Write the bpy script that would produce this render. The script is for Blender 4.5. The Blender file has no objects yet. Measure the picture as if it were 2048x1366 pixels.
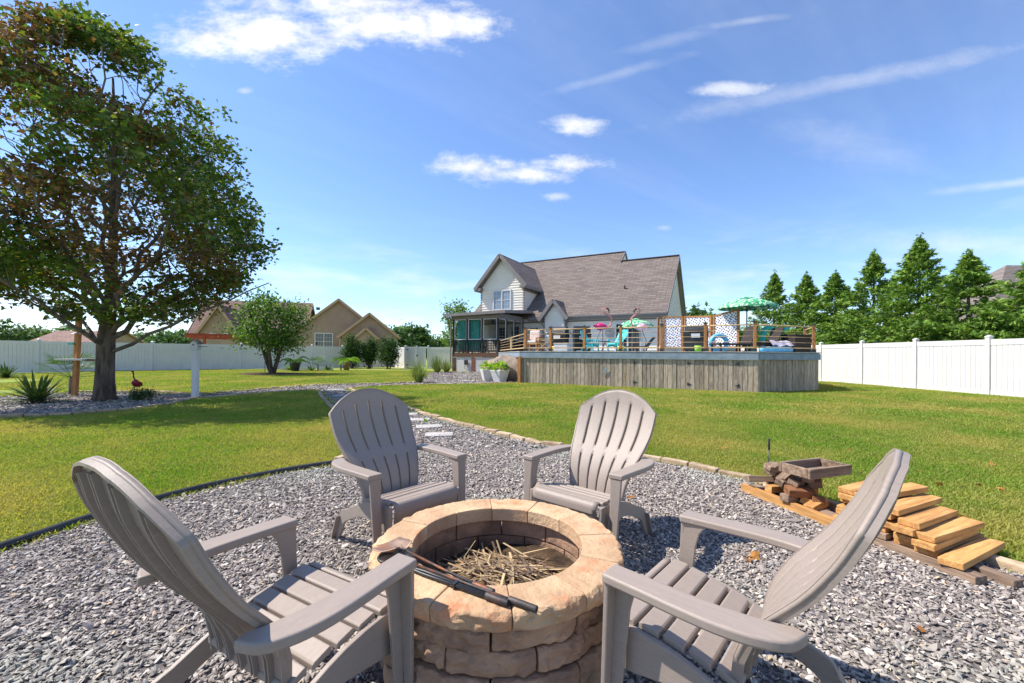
import bpy, bmesh, math, random
import numpy as np
from mathutils import Vector, Matrix, Euler
R = math.radians
rnd = random.Random(7)
rng = np.random.default_rng(11)
SC = bpy.context.scene
COL = SC.collection

# ------------------------------------------------------------------ camera, sky, sun
H = 1.2            # camera height, metres
F = 835.0          # focal length in photograph pixels (2048 wide)
ROLL = 0.007
cam = bpy.data.cameras.new('camera')
cam.sensor_width = 36.0; cam.lens = F / 2048 * 36.0
cam.shift_y = 27 / 2048
cam.clip_start = 0.05; cam.clip_end = 3000
cob = bpy.data.objects.new('camera', cam); COL.objects.link(cob)
cob.location = (0, 0, H); cob.rotation_euler = (math.pi / 2, -ROLL, 0)
SC.camera = cob
LA, EL = R(-8), R(52)                       # direction the light travels over the ground, elevation
light_dir = Vector((math.cos(LA) * math.cos(EL), math.sin(LA) * math.cos(EL), -math.sin(EL)))
sun = bpy.data.lights.new('sun', 'SUN'); sun.energy = 5.0; sun.angle = R(0.53); sun.color = (1.0, 0.94, 0.85)
sob = bpy.data.objects.new('sun', sun); COL.objects.link(sob)
sob.rotation_euler = light_dir.to_track_quat('-Z', 'Y').to_euler(); sob.location = (-20, 8, 30)
SC.view_settings.view_transform = 'Standard'; SC.view_settings.look = 'None'
SC.view_settings.exposure = 0.64; SC.view_settings.gamma = 1.0
SC.cycles.use_denoising = True
SC.cycles.max_bounces = 6; SC.cycles.diffuse_bounces = 3; SC.cycles.transparent_max_bounces = 8

W = bpy.data.worlds.new('World'); SC.world = W; W.use_nodes = True
nt = W.node_tree; nt.nodes.clear()
def N(t, tree=None, **kw):
    n = (tree or nt).nodes.new(t)
    for k, v in kw.items(): setattr(n, k, v)
    return n
def math_n(op, a, b=None, tree=None, c=None):
    t = tree or nt; n = t.nodes.new('ShaderNodeMath'); n.operation = op
    for i, x in enumerate((a, b, c)):
        if x is None: continue
        if hasattr(x, 'is_output'): t.links.new(x, n.inputs[i])
        else: n.inputs[i].default_value = x
    return n.outputs[0]
def mix_col(fac, a, b, tree, blend='MIX'):
    n = tree.nodes.new('ShaderNodeMix'); n.data_type = 'RGBA'; n.blend_type = blend
    for s, x in ((n.inputs[0], fac), (n.inputs[6], a), (n.inputs[7], b)):
        if hasattr(x, 'is_output'): tree.links.new(x, s)
        elif isinstance(x, (int, float)): s.default_value = x
        else: s.default_value = (*x[:3], 1)
    return n.outputs[2]
out = N('ShaderNodeOutputWorld'); bg = N('ShaderNodeBackground'); nt.links.new(bg.outputs[0], out.inputs[0])
sky = N('ShaderNodeTexSky'); sky.sky_type = 'NISHITA'; sky.sun_disc = False
sky.sun_elevation = EL; sky.sun_rotation = math.atan2(-light_dir.x, -light_dir.y)
sky.air_density = 1.0; sky.dust_density = 0.15; sky.ozone_density = 2.6; sky.altitude = 100
bg.inputs[1].default_value = 0.112
tc = N('ShaderNodeTexCoord'); sep = N('ShaderNodeSeparateXYZ'); nt.links.new(tc.outputs['Generated'], sep.inputs[0])
az = math_n('ARCTAN2', sep.outputs[0], sep.outputs[1]); el = math_n('ARCSINE', sep.outputs[2])
sph = N('ShaderNodeCombineXYZ'); nt.links.new(az, sph.inputs[0]); nt.links.new(el, sph.inputs[1])
def wnoise(scale, detail=6, rough=.6, vec=None, sx=1, sy=1, off=0.0):
    mp = N('ShaderNodeMapping'); nt.links.new(vec or sph.outputs[0], mp.inputs[0]); mp.inputs['Scale'].default_value = (sx, sy, 1); mp.inputs['Location'].default_value = (off, off * .7, off * .3)
    n = N('ShaderNodeTexNoise'); n.inputs['Scale'].default_value = scale; n.inputs['Detail'].default_value = detail; n.inputs['Roughness'].default_value = rough
    nt.links.new(mp.outputs[0], n.inputs[0]); return n.outputs[0]
def azel(px, py):
    x = (px - 1024) / F; z = (710 + ROLL * (px - 1024) - py) / F
    return math.atan2(x, 1), math.atan2(z, math.hypot(x, 1))
ysafe = math_n('MAXIMUM', sep.outputs[1], .08)
gu = math_n('DIVIDE', sep.outputs[0], ysafe); gv = math_n('DIVIDE', sep.outputs[2], ysafe)      # the sky ahead unrolled on an upright plane
guv = N('ShaderNodeCombineXYZ'); nt.links.new(gu, guv.inputs[0]); nt.links.new(gv, guv.inputs[1])
wob = wnoise(9, 10, .68, guv.outputs[0], 1, 1.9); wob2 = wnoise(3.2, 4, .55, guv.outputs[0], 1, 1.6, 4.0); wobb = wnoise(8, 9, .66)
edge = math_n('ADD', math_n('MULTIPLY', math_n('SUBTRACT', wob, .5), 2.3), math_n('MULTIPLY', math_n('SUBTRACT', wob2, .5), 1.2)); edgeb = math_n('MULTIPLY', math_n('SUBTRACT', wobb, .5), 2.6)
total = None
def blob(u, v, a, e, ra, re, d, eg, rot=0.0, lo_=-.05, hi_=1.0):
    global total
    x, y = math_n('SUBTRACT', u, a), math_n('SUBTRACT', v, e)
    if rot: x, y = math_n('ADD', math_n('MULTIPLY', x, math.cos(rot)), math_n('MULTIPLY', y, math.sin(rot))), math_n('SUBTRACT', math_n('MULTIPLY', y, math.cos(rot)), math_n('MULTIPLY', x, math.sin(rot)))
    x, y = math_n('DIVIDE', x, ra), math_n('DIVIDE', y, re)
    f = math_n('ADD', math_n('SUBTRACT', 1.0, math_n('SQRT', math_n('ADD', math_n('MULTIPLY', x, x), math_n('MULTIPLY', y, y)))), eg)
    mr = N('ShaderNodeMapRange'); mr.interpolation_type = 'SMOOTHSTEP'; nt.links.new(f, mr.inputs[0]); mr.inputs[1].default_value = lo_; mr.inputs[2].default_value = hi_; mr.inputs[4].default_value = d
    total = mr.outputs[0] if total is None else math_n('MAXIMUM', total, mr.outputs[0])
#            px    py   half-width half-height (photograph pixels)  density
puffs = [(560, 72, 260, 62, 1), (790, 50, 250, 58, 1), (690, 10, 230, 40, .9), (950, 335, 105, 36, .95), (1050, 350, 120, 22, .9), (1140, 330, 90, 24, .9), (1160, 250, 80, 24, .9), (1465, 176, 85, 18, .6), (1115, 394, 40, 11, .45), (487, 182, 20, 10, .35), (1328, 455, 24, 9, .3)]
for px, py, rx, ry, d in puffs: blob(gu, gv, (px - 1024) / F, (710 + ROLL * (px - 1024) - py) / F, rx / F, ry / F, d, edge)
#            from       to          half-width density: drawn-out ice cloud
for x0, y0, x1, y1, wd, d in ((1180, 268, 2300, 30, 30, .26), (1020, 205, 1420, 95, 18, .20), (1150, 120, 1500, 40, 20, .13), (1500, 240, 1900, 330, 60, .16), (1780, 390, 2300, 325, 14, .32), (1600, 470, 2300, 500, 46, .34), (1350, 60, 1620, 20, 14, .25), (500, 560, 680, 585, 26, .35)):
    ang = math.atan2(-(y1 - y0), x1 - x0); L_ = math.hypot(x1 - x0, y1 - y0)
    blob(gu, gv, ((x0 + x1) / 2 - 1024) / F, (710 - (y0 + y1) / 2) / F, L_ / 2 / F * 1.1, wd / F, d, math_n('MULTIPLY', edge, .55), ang, .0, 1.1)
for a, e, ra, re, d in ((2.2, .55, .3, .1, .9), (-2.5, .4, .35, .09, .9), (3.0, .75, .3, .12, .8), (-1.9, .6, .25, .1, .8), (1.9, .35, .2, .05, .8)): blob(az, el, a, e, ra, re, d, edgeb)
# thin cirrus streaks drawn out along one direction of a high flat layer, and soft banks low over the horizon
pl = N('ShaderNodeCombineXYZ'); zz = math_n('MAXIMUM', sep.outputs[2], .06)
nt.links.new(math_n('DIVIDE', sep.outputs[0], zz), pl.inputs[0]); nt.links.new(math_n('DIVIDE', sep.outputs[1], zz), pl.inputs[1])
vr = N('ShaderNodeVectorRotate'); vr.rotation_type = 'Z_AXIS'; vr.inputs['Angle'].default_value = R(-38); nt.links.new(pl.outputs[0], vr.inputs[0])
c1 = wnoise(1.1, 7, .6, vr.outputs[0], .16, 1.5, 3.1); c2 = wnoise(.5, 3, .5, pl.outputs[0], 1, 1, 9.0)
ci = N('ShaderNodeMapRange'); nt.links.new(math_n('ADD', c1, math_n('MULTIPLY', c2, .5)), ci.inputs[0]); ci.inputs[1].default_value = .76; ci.inputs[2].default_value = 1.05; ci.inputs[4].default_value = .10
lo = wnoise(5, 6, .55, None, 1, 4.5, 1.7)
lf = N('ShaderNodeMapRange'); nt.links.new(lo, lf.inputs[0]); lf.inputs[1].default_value = .5; lf.inputs[2].default_value = .7; lf.inputs[4].default_value = .6
hz = N('ShaderNodeMapRange'); nt.links.new(el, hz.inputs[0]); hz.inputs[1].default_value = .30; hz.inputs[2].default_value = .05; hz.inputs[3].default_value = 0; hz.inputs[4].default_value = 1
low = math_n('MULTIPLY', lf.outputs[0], hz.outputs[0])
total = math_n('MAXIMUM', math_n('MAXIMUM', total, ci.outputs[0]), low)
shade = wnoise(16, 6, .6, None, 1, 1.6, 5.0)
ccol = N('ShaderNodeMapRange'); nt.links.new(shade, ccol.inputs[0]); ccol.inputs[1].default_value = .3; ccol.inputs[2].default_value = .62; ccol.inputs[3].default_value = 5.4; ccol.inputs[4].default_value = 7.4
cc = N('ShaderNodeCombineXYZ')
for i in range(3): nt.links.new(ccol.outputs[0], cc.inputs[i])
skyc = mix_col(1.0, sky.outputs[0], (1.06, 1.17, 1.38), nt, 'MULTIPLY')
nt.links.new(mix_col(total, skyc, cc.outputs[0], nt), bg.inputs[0])

# ------------------------------------------------------------------ helpers
def G(px, py, z=0.0):
    """ground point seen at a pixel of the photograph"""
    y = (H - z) * F / (py - 710 - ROLL * (px - 1024)); return Vector(((px - 1024) / F * y, y, z))
def P(px, py, y):
    return Vector(((px - 1024) / F * y, y, H + (710 + ROLL * (px - 1024) - py) * y / F))
def tag(o, label=None, cat=None, group=None, kind=None):
    for k, v in (('label', label), ('category', cat), ('group', group), ('kind', kind)):
        if v: o[k] = v
    return o
def thing(name, label, cat, loc=(0, 0, 0), rz=0.0, group=None):
    o = bpy.data.objects.new(name, None); COL.objects.link(o); o.location = loc; o.rotation_euler = (0, 0, rz); o.empty_display_size = .1
    return tag(o, label, cat, group)
def copy_tree(o, parent=None):
    c = o.copy(); COL.objects.link(c); c.parent = parent
    for ch in list(o.children): copy_tree(ch, c)
    return c
class MB:
    def __init__(s): s.v = []; s.f = []
    def add(s, v, f):
        o = len(s.v); s.v += [tuple(p) for p in v]; s.f += [tuple(i + o for i in q) for q in f]; return s
    def box(s, c, d, m=None):
        x, y, z = d[0] / 2, d[1] / 2, d[2] / 2
        v = [Vector(p) for p in ((-x, -y, -z), (x, -y, -z), (x, y, -z), (-x, y, -z), (-x, -y, z), (x, -y, z), (x, y, z), (-x, y, z))]
        if m is not None: v = [m @ p for p in v]
        c = Vector(c)
        return s.add([p + c for p in v], [(3, 2, 1, 0), (4, 5, 6, 7), (0, 1, 5, 4), (1, 2, 6, 5), (2, 3, 7, 6), (3, 0, 4, 7)])
    def bx(s, x0, x1, y0, y1, z0, z1): return s.box(((x0 + x1) / 2, (y0 + y1) / 2, (z0 + z1) / 2), (x1 - x0, y1 - y0, z1 - z0))
    def bar(s, p, q, w, h, up=(0, 0, 1), w2=None, h2=None):
        p, q = Vector(p), Vector(q); d = (q - p).normalized(); up = Vector(up)
        sx = d.cross(up)
        if sx.length < 1e-4: sx = d.cross(Vector((1, 0, 0)))
        sx.normalize(); u = sx.cross(d)
        w2 = w2 or w; h2 = h2 or h
        v = [p + sx * a * w / 2 + u * b * h / 2 for a, b in ((-1, -1), (1, -1), (1, 1), (-1, 1))] + [q + sx * a * w2 / 2 + u * b * h2 / 2 for a, b in ((-1, -1), (1, -1), (1, 1), (-1, 1))]
        return s.add(v, [(3, 2, 1, 0), (4, 5, 6, 7), (0, 1, 5, 4), (1, 2, 6, 5), (2, 3, 7, 6), (3, 0, 4, 7)])
    def tube(s, pts, rs, n=8, cap=True):
        pts = [Vector(p) for p in pts]
        if not hasattr(rs, '__len__'): rs = [rs] * len(pts)
        v = []; f = []; ref = None
        for i, p in enumerate(pts):
            d = (pts[min(i + 1, len(pts) - 1)] - pts[max(i - 1, 0)])
            d = d.normalized() if d.length > 1e-9 else Vector((0, 0, 1))
            if ref is None: ref = d.orthogonal()
            a = (ref - d * ref.dot(d)); a = a.normalized() if a.length > 1e-6 else d.orthogonal().normalized()
            ref = a; b = d.cross(a)
            v += [p + (a * math.cos(2 * math.pi * k / n) + b * math.sin(2 * math.pi * k / n)) * rs[i] for k in range(n)]
        for i in range(len(pts) - 1):
            f += [(i * n + k, i * n + (k + 1) % n, (i + 1) * n + (k + 1) % n, (i + 1) * n + k) for k in range(n)]
        if cap: f += [tuple(range(n - 1, -1, -1)), tuple(range((len(pts) - 1) * n, len(pts) * n))]
        return s.add(v, f)
    def lathe(s, prof, n=24, c=(0, 0, 0), sx=1, sy=1):
        v = []; f = []; c = Vector(c)
        for r, z in prof: v += [c + Vector((math.cos(2 * math.pi * k / n) * r * sx, math.sin(2 * math.pi * k / n) * r * sy, z)) for k in range(n)]
        for i in range(len(prof) - 1): f += [(i * n + k, i * n + (k + 1) % n, (i + 1) * n + (k + 1) % n, (i + 1) * n + k) for k in range(n)]
        if prof[0][0] > 1e-6: f.append(tuple(range(n - 1, -1, -1)))
        if prof[-1][0] > 1e-6: f.append(tuple(range((len(prof) - 1) * n, len(prof) * n)))
        return s.add(v, f)
    def prism(s, poly, a, b, axis='z'):
        """poly extruded from a to b; axis z: (x,y), axis x: (y,z), axis y: (x,z)"""
        def pt(p, t): return (p[0], p[1], t) if axis == 'z' else ((t, p[0], p[1]) if axis == 'x' else (p[0], t, p[1]))
        n = len(poly)
        v = [pt(p, a) for p in poly] + [pt(p, b) for p in poly]
        return s.add(v, [tuple(range(n - 1, -1, -1)), tuple(range(n, 2 * n))] + [(i, (i + 1) % n, n + (i + 1) % n, n + i) for i in range(n)])
    def mesh(s, name, smooth=False):
        m = bpy.data.meshes.new(name); m.from_pydata(s.v, [], s.f); m.validate()
        b = bmesh.new(); b.from_mesh(m); bmesh.ops.recalc_face_normals(b, faces=b.faces); b.to_mesh(m); b.free()
        if smooth: m.polygons.foreach_set('use_smooth', [True] * len(m.polygons))
        return m
    def build(s, name, mat, parent=None, smooth=False, bevel=0, seg=2, loc=None, rot=None, kind=None, label=None):
        o = mkobj(name, s.mesh(name, smooth), mat, parent, loc, rot)
        if bevel:
            md = o.modifiers.new('bevel', 'BEVEL'); md.width = bevel; md.segments = seg; md.limit_method = 'ANGLE'; md.angle_limit = R(35)
            if smooth: md.harden_normals = False
        if kind: o['kind'] = kind
        if label: o['label'] = label
        return o
def mkobj(name, me, mat, parent=None, loc=None, rot=None):
    o = bpy.data.objects.new(name, me); COL.objects.link(o)
    if mat is not None and len(me.materials) == 0: me.materials.append(mat)
    if parent: o.parent = parent
    if loc is not None: o.location = loc
    if rot is not None: o.rotation_euler = rot
    return o
def autosmooth(o, deg=40):
    m = o.data; m.polygons.foreach_set('use_smooth', [True] * len(m.polygons))
    try: m.set_sharp_from_angle(angle=R(deg))
    except Exception: pass
def npmesh(name, verts, faces, smooth=False, col=None):
    """verts (n,3), faces (m,k) all with k corners; col = per-face colour"""
    verts = np.asarray(verts, np.float32); faces = np.asarray(faces, np.int32); m = bpy.data.meshes.new(name); k = faces.shape[1]
    m.vertices.add(len(verts)); m.vertices.foreach_set('co', verts.ravel())
    m.loops.add(faces.size); m.loops.foreach_set('vertex_index', faces.ravel())
    m.polygons.add(len(faces)); m.polygons.foreach_set('loop_start', np.arange(0, faces.size, k, dtype=np.int32)); m.polygons.foreach_set('loop_total', np.full(len(faces), k, np.int32))
    if smooth: m.polygons.foreach_set('use_smooth', np.ones(len(faces), bool))
    m.update()
    if col is not None:
        a = m.attributes.new('tint', 'FLOAT_COLOR', 'FACE'); a.data.foreach_set('color', np.concatenate([col, np.ones((len(col), 1))], 1).astype(np.float32).ravel())
    return m
# ------------------------------------------------------------------ materials
def lin(r, g, b): return tuple(((c / 255) / 12.92 if c / 255 <= .04045 else ((c / 255 + .055) / 1.055) ** 2.4) for c in (r, g, b))
MATS = {}
def mat(name, c1, c2=None, rough=.7, scale=6, bump=0.0, bscale=60, stretch=(1, 1, 1), rand=0.0, spec=.3, metallic=0.0, detail=5, c3=None, s3=1.3, f3=(.55, .7), world=False, lo=.35, hi=.65):
    m = bpy.data.materials.new(name); m.use_nodes = True; t = m.node_tree; b = t.nodes['Principled BSDF']; L = t.links.new
    tcn = t.nodes.new('ShaderNodeTexCoord'); mp = t.nodes.new('ShaderNodeMapping'); mp.inputs['Scale'].default_value = stretch
    if world: g = t.nodes.new('ShaderNodeNewGeometry'); L(g.outputs['Position'], mp.inputs[0])
    else: L(tcn.outputs['Object'], mp.inputs[0])
    oi = t.nodes.new('ShaderNodeObjectInfo')
    if rand and not world:
        cx = t.nodes.new('ShaderNodeVectorMath'); cx.operation = 'ADD'; sc = math_n('MULTIPLY', oi.outputs['Random'], 40.0, t)
        L(mp.outputs[0], cx.inputs[0]); L(sc, cx.inputs[1]); vec = cx.outputs[0]
    else: vec = mp.outputs[0]
    def nz(s, d=detail, r=.6):
        n = t.nodes.new('ShaderNodeTexNoise'); n.inputs['Scale'].default_value = s; n.inputs['Detail'].default_value = d; n.inputs['Roughness'].default_value = r; L(vec, n.inputs[0]); return n.outputs[0]
    def rampf(x, a, c):
        r = t.nodes.new('ShaderNodeMapRange'); L(x, r.inputs[0]); r.inputs[1].default_value = a; r.inputs[2].default_value = c; return r.outputs[0]
    c = None
    if c2 is not None: c = mix_col(rampf(nz(scale), lo, hi), c1, c2, t)
    if c3 is not None: c = mix_col(rampf(nz(s3, 4), *f3), c if c is not None else c1, c3, t)
    if rand:
        hsv = t.nodes.new('ShaderNodeHueSaturation'); v = math_n('ADD', math_n('MULTIPLY', oi.outputs['Random'], 2 * rand, t), 1 - rand, t); L(v, hsv.inputs['Value'])
        if c is None: hsv.inputs['Color'].default_value = (*c1, 1)
        else: L(c, hsv.inputs['Color'])
        c = hsv.outputs[0]
    if c is None: b.inputs['Base Color'].default_value = (*c1, 1)
    else: L(c, b.inputs['Base Color'])
    b.inputs['Roughness'].default_value = rough; b.inputs['Specular IOR Level'].default_value = spec; b.inputs['Metallic'].default_value = metallic
    if bump:
        bn = t.nodes.new('ShaderNodeBump'); bn.inputs['Strength'].default_value = min(1, bump); bn.inputs['Distance'].default_value = .01 * max(1, bump); L(nz(bscale, 6, .65), bn.inputs['Height']); L(bn.outputs[0], b.inputs['Normal'])
    MATS[name] = m; return m
def leafmat(name, cols, trans=.35, rand=.25, attr=False, rough=.55, wscale=None):
    m = bpy.data.materials.new(name); m.use_nodes = True; t = m.node_tree; L = t.links.new
    b = t.nodes['Principled BSDF']; o = t.nodes['Material Output']
    if attr:
        a = t.nodes.new('ShaderNodeAttribute'); a.attribute_name = 'tint'; c = a.outputs['Color']
    else:
        oi = t.nodes.new('ShaderNodeObjectInfo'); c = mix_col(oi.outputs['Random'], cols[0], cols[1], t)
        if len(cols) > 3: c = mix_col(math_n('GREATER_THAN', math_n('FRACT', math_n('MULTIPLY', oi.outputs['Random'], 17.3, t), None, t), .88, t), c, cols[3], t)
        if wscale:
            g = t.nodes.new('ShaderNodeNewGeometry'); n = t.nodes.new('ShaderNodeTexNoise'); n.inputs['Scale'].default_value = wscale; n.inputs['Detail'].default_value = 4; L(g.outputs['Position'], n.inputs[0])
            r = t.nodes.new('ShaderNodeMapRange'); L(n.outputs[0], r.inputs[0]); r.inputs[1].default_value = .4; r.inputs[2].default_value = .68
            c = mix_col(r.outputs[0], c, cols[2], t)
    L(c, b.inputs['Base Color']); b.inputs['Roughness'].default_value = rough; b.inputs['Specular IOR Level'].default_value = .25
    tr = t.nodes.new('ShaderNodeBsdfTranslucent'); L(mix_col(1.0, c, (1.5, 1.45, .8), t, 'MULTIPLY'), tr.inputs[0])
    mx = t.nodes.new('ShaderNodeMixShader'); mx.inputs[0].default_value = trans; L(b.outputs[0], mx.inputs[1]); L(tr.outputs[0], mx.inputs[2]); L(mx.outputs[0], o.inputs[0])
    MATS[name] = m; return m
def glassmat(name, tint, rough=.03, alpha=.0):
    m = bpy.data.materials.new(name); m.use_nodes = True; b = m.node_tree.nodes['Principled BSDF']
    b.inputs['Base Color'].default_value = (*tint, 1); b.inputs['Roughness'].default_value = rough; b.inputs['Specular IOR Level'].default_value = .8
    if alpha: b.inputs['Alpha'].default_value = alpha
    MATS[name] = m; return m
def scatter(name, pts, rot, scl, meshes, idx, label, cat, parent=None):
    """stones or tufts: one object of points, each carrying one of a few small meshes"""
    me = bpy.data.meshes.new(name); me.from_pydata([tuple(p) for p in pts], [], [])
    for nm, ty, key, arr in (('rot', 'FLOAT_VECTOR', 'vector', rot), ('scl', 'FLOAT_VECTOR', 'vector', scl), ('idx', 'INT', 'value', idx)):
        a = me.attributes.new(nm, ty, 'POINT'); a.data.foreach_set(key, np.asarray(arr, np.int32 if ty == 'INT' else np.float32).ravel())
    src = bpy.data.collections.new(name + '_source')
    for i, m in enumerate(meshes):
        so = bpy.data.objects.new('%s_shape_%02d' % (name, i), m); src.objects.link(so)
    ng = bpy.data.node_groups.new(name, 'GeometryNodeTree')
    ng.interface.new_socket('Geometry', in_out='INPUT', socket_type='NodeSocketGeometry'); ng.interface.new_socket('Geometry', in_out='OUTPUT', socket_type='NodeSocketGeometry')
    gi, go = ng.nodes.new('NodeGroupInput'), ng.nodes.new('NodeGroupOutput'); ip = ng.nodes.new('GeometryNodeInstanceOnPoints'); ci_ = ng.nodes.new('GeometryNodeCollectionInfo')
    ci_.inputs[0].default_value = src; ci_.inputs['Separate Children'].default_value = True; ci_.inputs['Reset Children'].default_value = True
    L = ng.links.new; L(gi.outputs[0], ip.inputs['Points']); L(ci_.outputs[0], ip.inputs['Instance']); ip.inputs['Pick Instance'].default_value = True
    for nm, ty, sock in (('idx', 'INT', 'Instance Index'), ('rot', 'FLOAT_VECTOR', 'Rotation'), ('scl', 'FLOAT_VECTOR', 'Scale')):
        na = ng.nodes.new('GeometryNodeInputNamedAttribute'); na.data_type = ty; na.inputs[0].default_value = nm
        L(na.outputs[0], ip.inputs[sock])
    L(ip.outputs[0], go.inputs[0])
    o = bpy.data.objects.new(name, me); COL.objects.link(o); o.modifiers.new('scatter', 'NODES').node_group = ng
    if parent: o.parent = parent
    else: tag(o, label, cat)
    o['kind'] = 'stuff'; return o
def inpoly(x, y, poly):
    x = np.asarray(x); y = np.asarray(y); r = np.zeros(x.shape, bool); n = len(poly)
    for i in range(n):
        x0, y0 = poly[i][0], poly[i][1]; x1, y1 = poly[(i + 1) % n][0], poly[(i + 1) % n][1]
        if y0 == y1: continue
        r ^= ((y0 > y) != (y1 > y)) & (x < (x1 - x0) * (y - y0) / (y1 - y0) + x0)
    return r
def spline(pts, n=8):
    pts = [Vector(p) for p in pts]; o = []
    for i in range(len(pts) - 1):
        p0, p1, p2, p3 = pts[max(i - 1, 0)], pts[i], pts[i + 1], pts[min(i + 2, len(pts) - 1)]
        for k in range(n):
            t = k / n; o.append(.5 * ((2 * p1) + (p2 - p0) * t + (2 * p0 - 5 * p1 + 4 * p2 - p3) * t * t + (3 * p1 - p0 - 3 * p2 + p3) * t ** 3))
    return o + [pts[-1]]
# ------------------------------------------------------------------ shared materials
m_resin = mat('resin', lin(153, 139, 128), lin(146, 133, 123), rough=.46, scale=3, bump=.16, bscale=30, stretch=(30, 3, 30), spec=.35, c3=lin(168, 155, 140), s3=9, f3=(.58, .8))
m_white = mat('white_vinyl', (.68, .65, .62), (.62, .60, .57), rough=.45, scale=2, bump=.08, bscale=40, c3=(.70, .70, .64), s3=.9, f3=(.6, .8))
m_greywood = mat('weathered_board', lin(190, 174, 154), lin(134, 119, 103), rough=.85, scale=5, bump=.5, bscale=22, stretch=(9, 9, .8), rand=.3, c3=lin(150, 126, 98), s3=.9, f3=(.55, .8))
m_blueboard = mat('blue_grey_board', lin(142, 155, 166), lin(120, 134, 146), rough=.7, scale=3, bump=.2)
m_cedar = mat('cedar_post', lin(186, 132, 82), lin(150, 100, 60), rough=.75, scale=5, stretch=(6, 6, 1), bump=.3, rand=.1)
m_rail = mat('pale_rail', lin(214, 186, 140), lin(186, 152, 108), rough=.7, scale=4, rand=.08)
m_black = mat('black_metal', (.018, .018, .019), (.03, .03, .03), rough=.42, scale=9, spec=.5)
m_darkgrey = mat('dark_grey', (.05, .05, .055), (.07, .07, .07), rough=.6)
m_trim = mat('taupe_trim', lin(134, 126, 122), lin(122, 115, 112), rough=.6, scale=2)
m_siding = mat('cream_siding', lin(232, 223, 209), lin(222, 213, 200), rough=.6, scale=1.2)
m_beige = mat('beige_siding', lin(170, 144, 118), lin(158, 134, 110), rough=.65, scale=1.2)
m_beigetrim = mat('beige_trim', lin(176, 146, 114), None, rough=.65)
m_glass = glassmat('window_glass', (.03, .035, .04))
m_glassblue = glassmat('sky_glass', (.22, .28, .34), .05)
m_aqua = mat('aqua_resin', lin(82, 198, 196), lin(70, 184, 184), rough=.45, scale=3)
m_rust = mat('rusty_steel', lin(86, 80, 78), lin(62, 58, 58), rough=.55, scale=14, metallic=.5, c3=lin(140, 84, 52), s3=9, f3=(.52, .7), bump=.3)
m_bark = mat('grey_bark', lin(112, 98, 84), lin(62, 52, 44), rough=.95, scale=9, stretch=(1, 1, .22), bump=1.6, bscale=12)
m_bark2 = mat('pale_bark', lin(130, 118, 106), lin(84, 74, 66), rough=.95, scale=9, stretch=(1, 1, .3), bump=.8, bscale=14)
m_soil = mat('soil', lin(86, 70, 52), lin(52, 42, 32), rough=1, scale=14, bump=1, bscale=60)
m_mulch = mat('mulch', lin(92, 60, 44), lin(50, 34, 26), rough=1, scale=20, bump=1.5, bscale=40)
m_edge = mat('edging_stone', lin(190, 168, 140), lin(156, 134, 108), rough=.9, scale=9, bump=.6, bscale=40, rand=.16, c3=lin(150, 120, 92), s3=5)
m_slab = mat('pale_slab', lin(184, 178, 172), lin(158, 152, 147), rough=.9, scale=8, bump=.4, bscale=50)

# ------------------------------------------------------------------ ground zones (metres, camera at the origin, y away from it)
pit_zone = [(-3.6, -1.6), (-3.35, 1.0), (-3.06, 2.49), (-2.97, 3.0), (-2.72, 3.6), (-2.3, 4.15), (-1.9, 4.5), (-1.85, 5.1), (-2.25, 6.0), (-3.0, 7.4), (-4.2, 9.6), (-5.3, 11.6), (-5.95, 12.9),
            (-6.55, 13.5), (-7.4, 12.3), (-7.95, 10.75), (-8.05, 10.3), (-7.72, 9.4), (-7.95, 8.35), (-8.7, 7.6), (-10.2, 7.2), (-11.8, 7.6), (-13.2, 9.0), (-13.5, 10.8), (-12.9, 12.2), (-11.4, 12.6), (-9.8, 12.2), (-8.9, 11.9),
            (-8.1, 13.9), (-7.4, 15.6), (-6.3, 16.35), (-4.9, 16.9), (-4.15, 17.9), (-4.35, 19.6), (-4.5, 22.0), (-5.2, 25.5), (-5.2, 29), (-1.0, 28.5), (.30, 18.0), (-1.0, 17.1), (-3.2, 16.4), (-5.0, 15.3), (-5.55, 14.3),
            (-4.5, 12.4), (-3.5, 10.9), (-2.45, 9.4), (-1.6, 8.1), (-.79, 7.02), (-.1, 6.15), (.41, 5.58), (.95, 5.2), (1.59, 4.82), (2.0, 4.4), (2.36, 3.94), (2.52, 3.3), (2.78, 2.55), (2.85, 2.3), (3.1, 1.0), (3.3, -1.6)]
me_ = MB()
gx = [-260, -60, -30, -14, -7, 0, 7, 14, 30, 60, 260]; gy = [-60, -5, 3, 8, 14, 22, 32, 50, 110, 500]
for j, y in enumerate(gy):
    for x in gx: me_.v.append((x, y, 0))
nx = len(gx)
me_.f = [(j * nx + i, j * nx + i + 1, (j + 1) * nx + i + 1, (j + 1) * nx + i) for j in range(len(gy) - 1) for i in range(nx - 1)]
m_lawn = mat('lawn_soil', lin(146, 154, 66), lin(112, 132, 48), rough=1, scale=1.6, bump=1.2, bscale=130, world=True, detail=9, c3=lin(172, 162, 96), s3=.35, f3=(.5, .72))
lawn = me_.build('lawn', m_lawn); lawn['kind'] = 'structure'; lawn['label'] = 'short mown sunny lawn reaching to the fences'
def flat_poly(name, poly, z, m, label):
    b = bmesh.new(); vs = [b.verts.new((p[0], p[1], z)) for p in poly]; f = b.faces.new(vs); bmesh.ops.triangulate(b, faces=[f]); bmesh.ops.recalc_face_normals(b, faces=b.faces)
    for f in b.faces:
        if f.normal.z < 0: f.normal_flip()
    me = bpy.data.meshes.new(name); b.to_mesh(me); b.free(); o = mkobj(name, me, m); o['kind'] = 'structure'; o['label'] = label; return o
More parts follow.
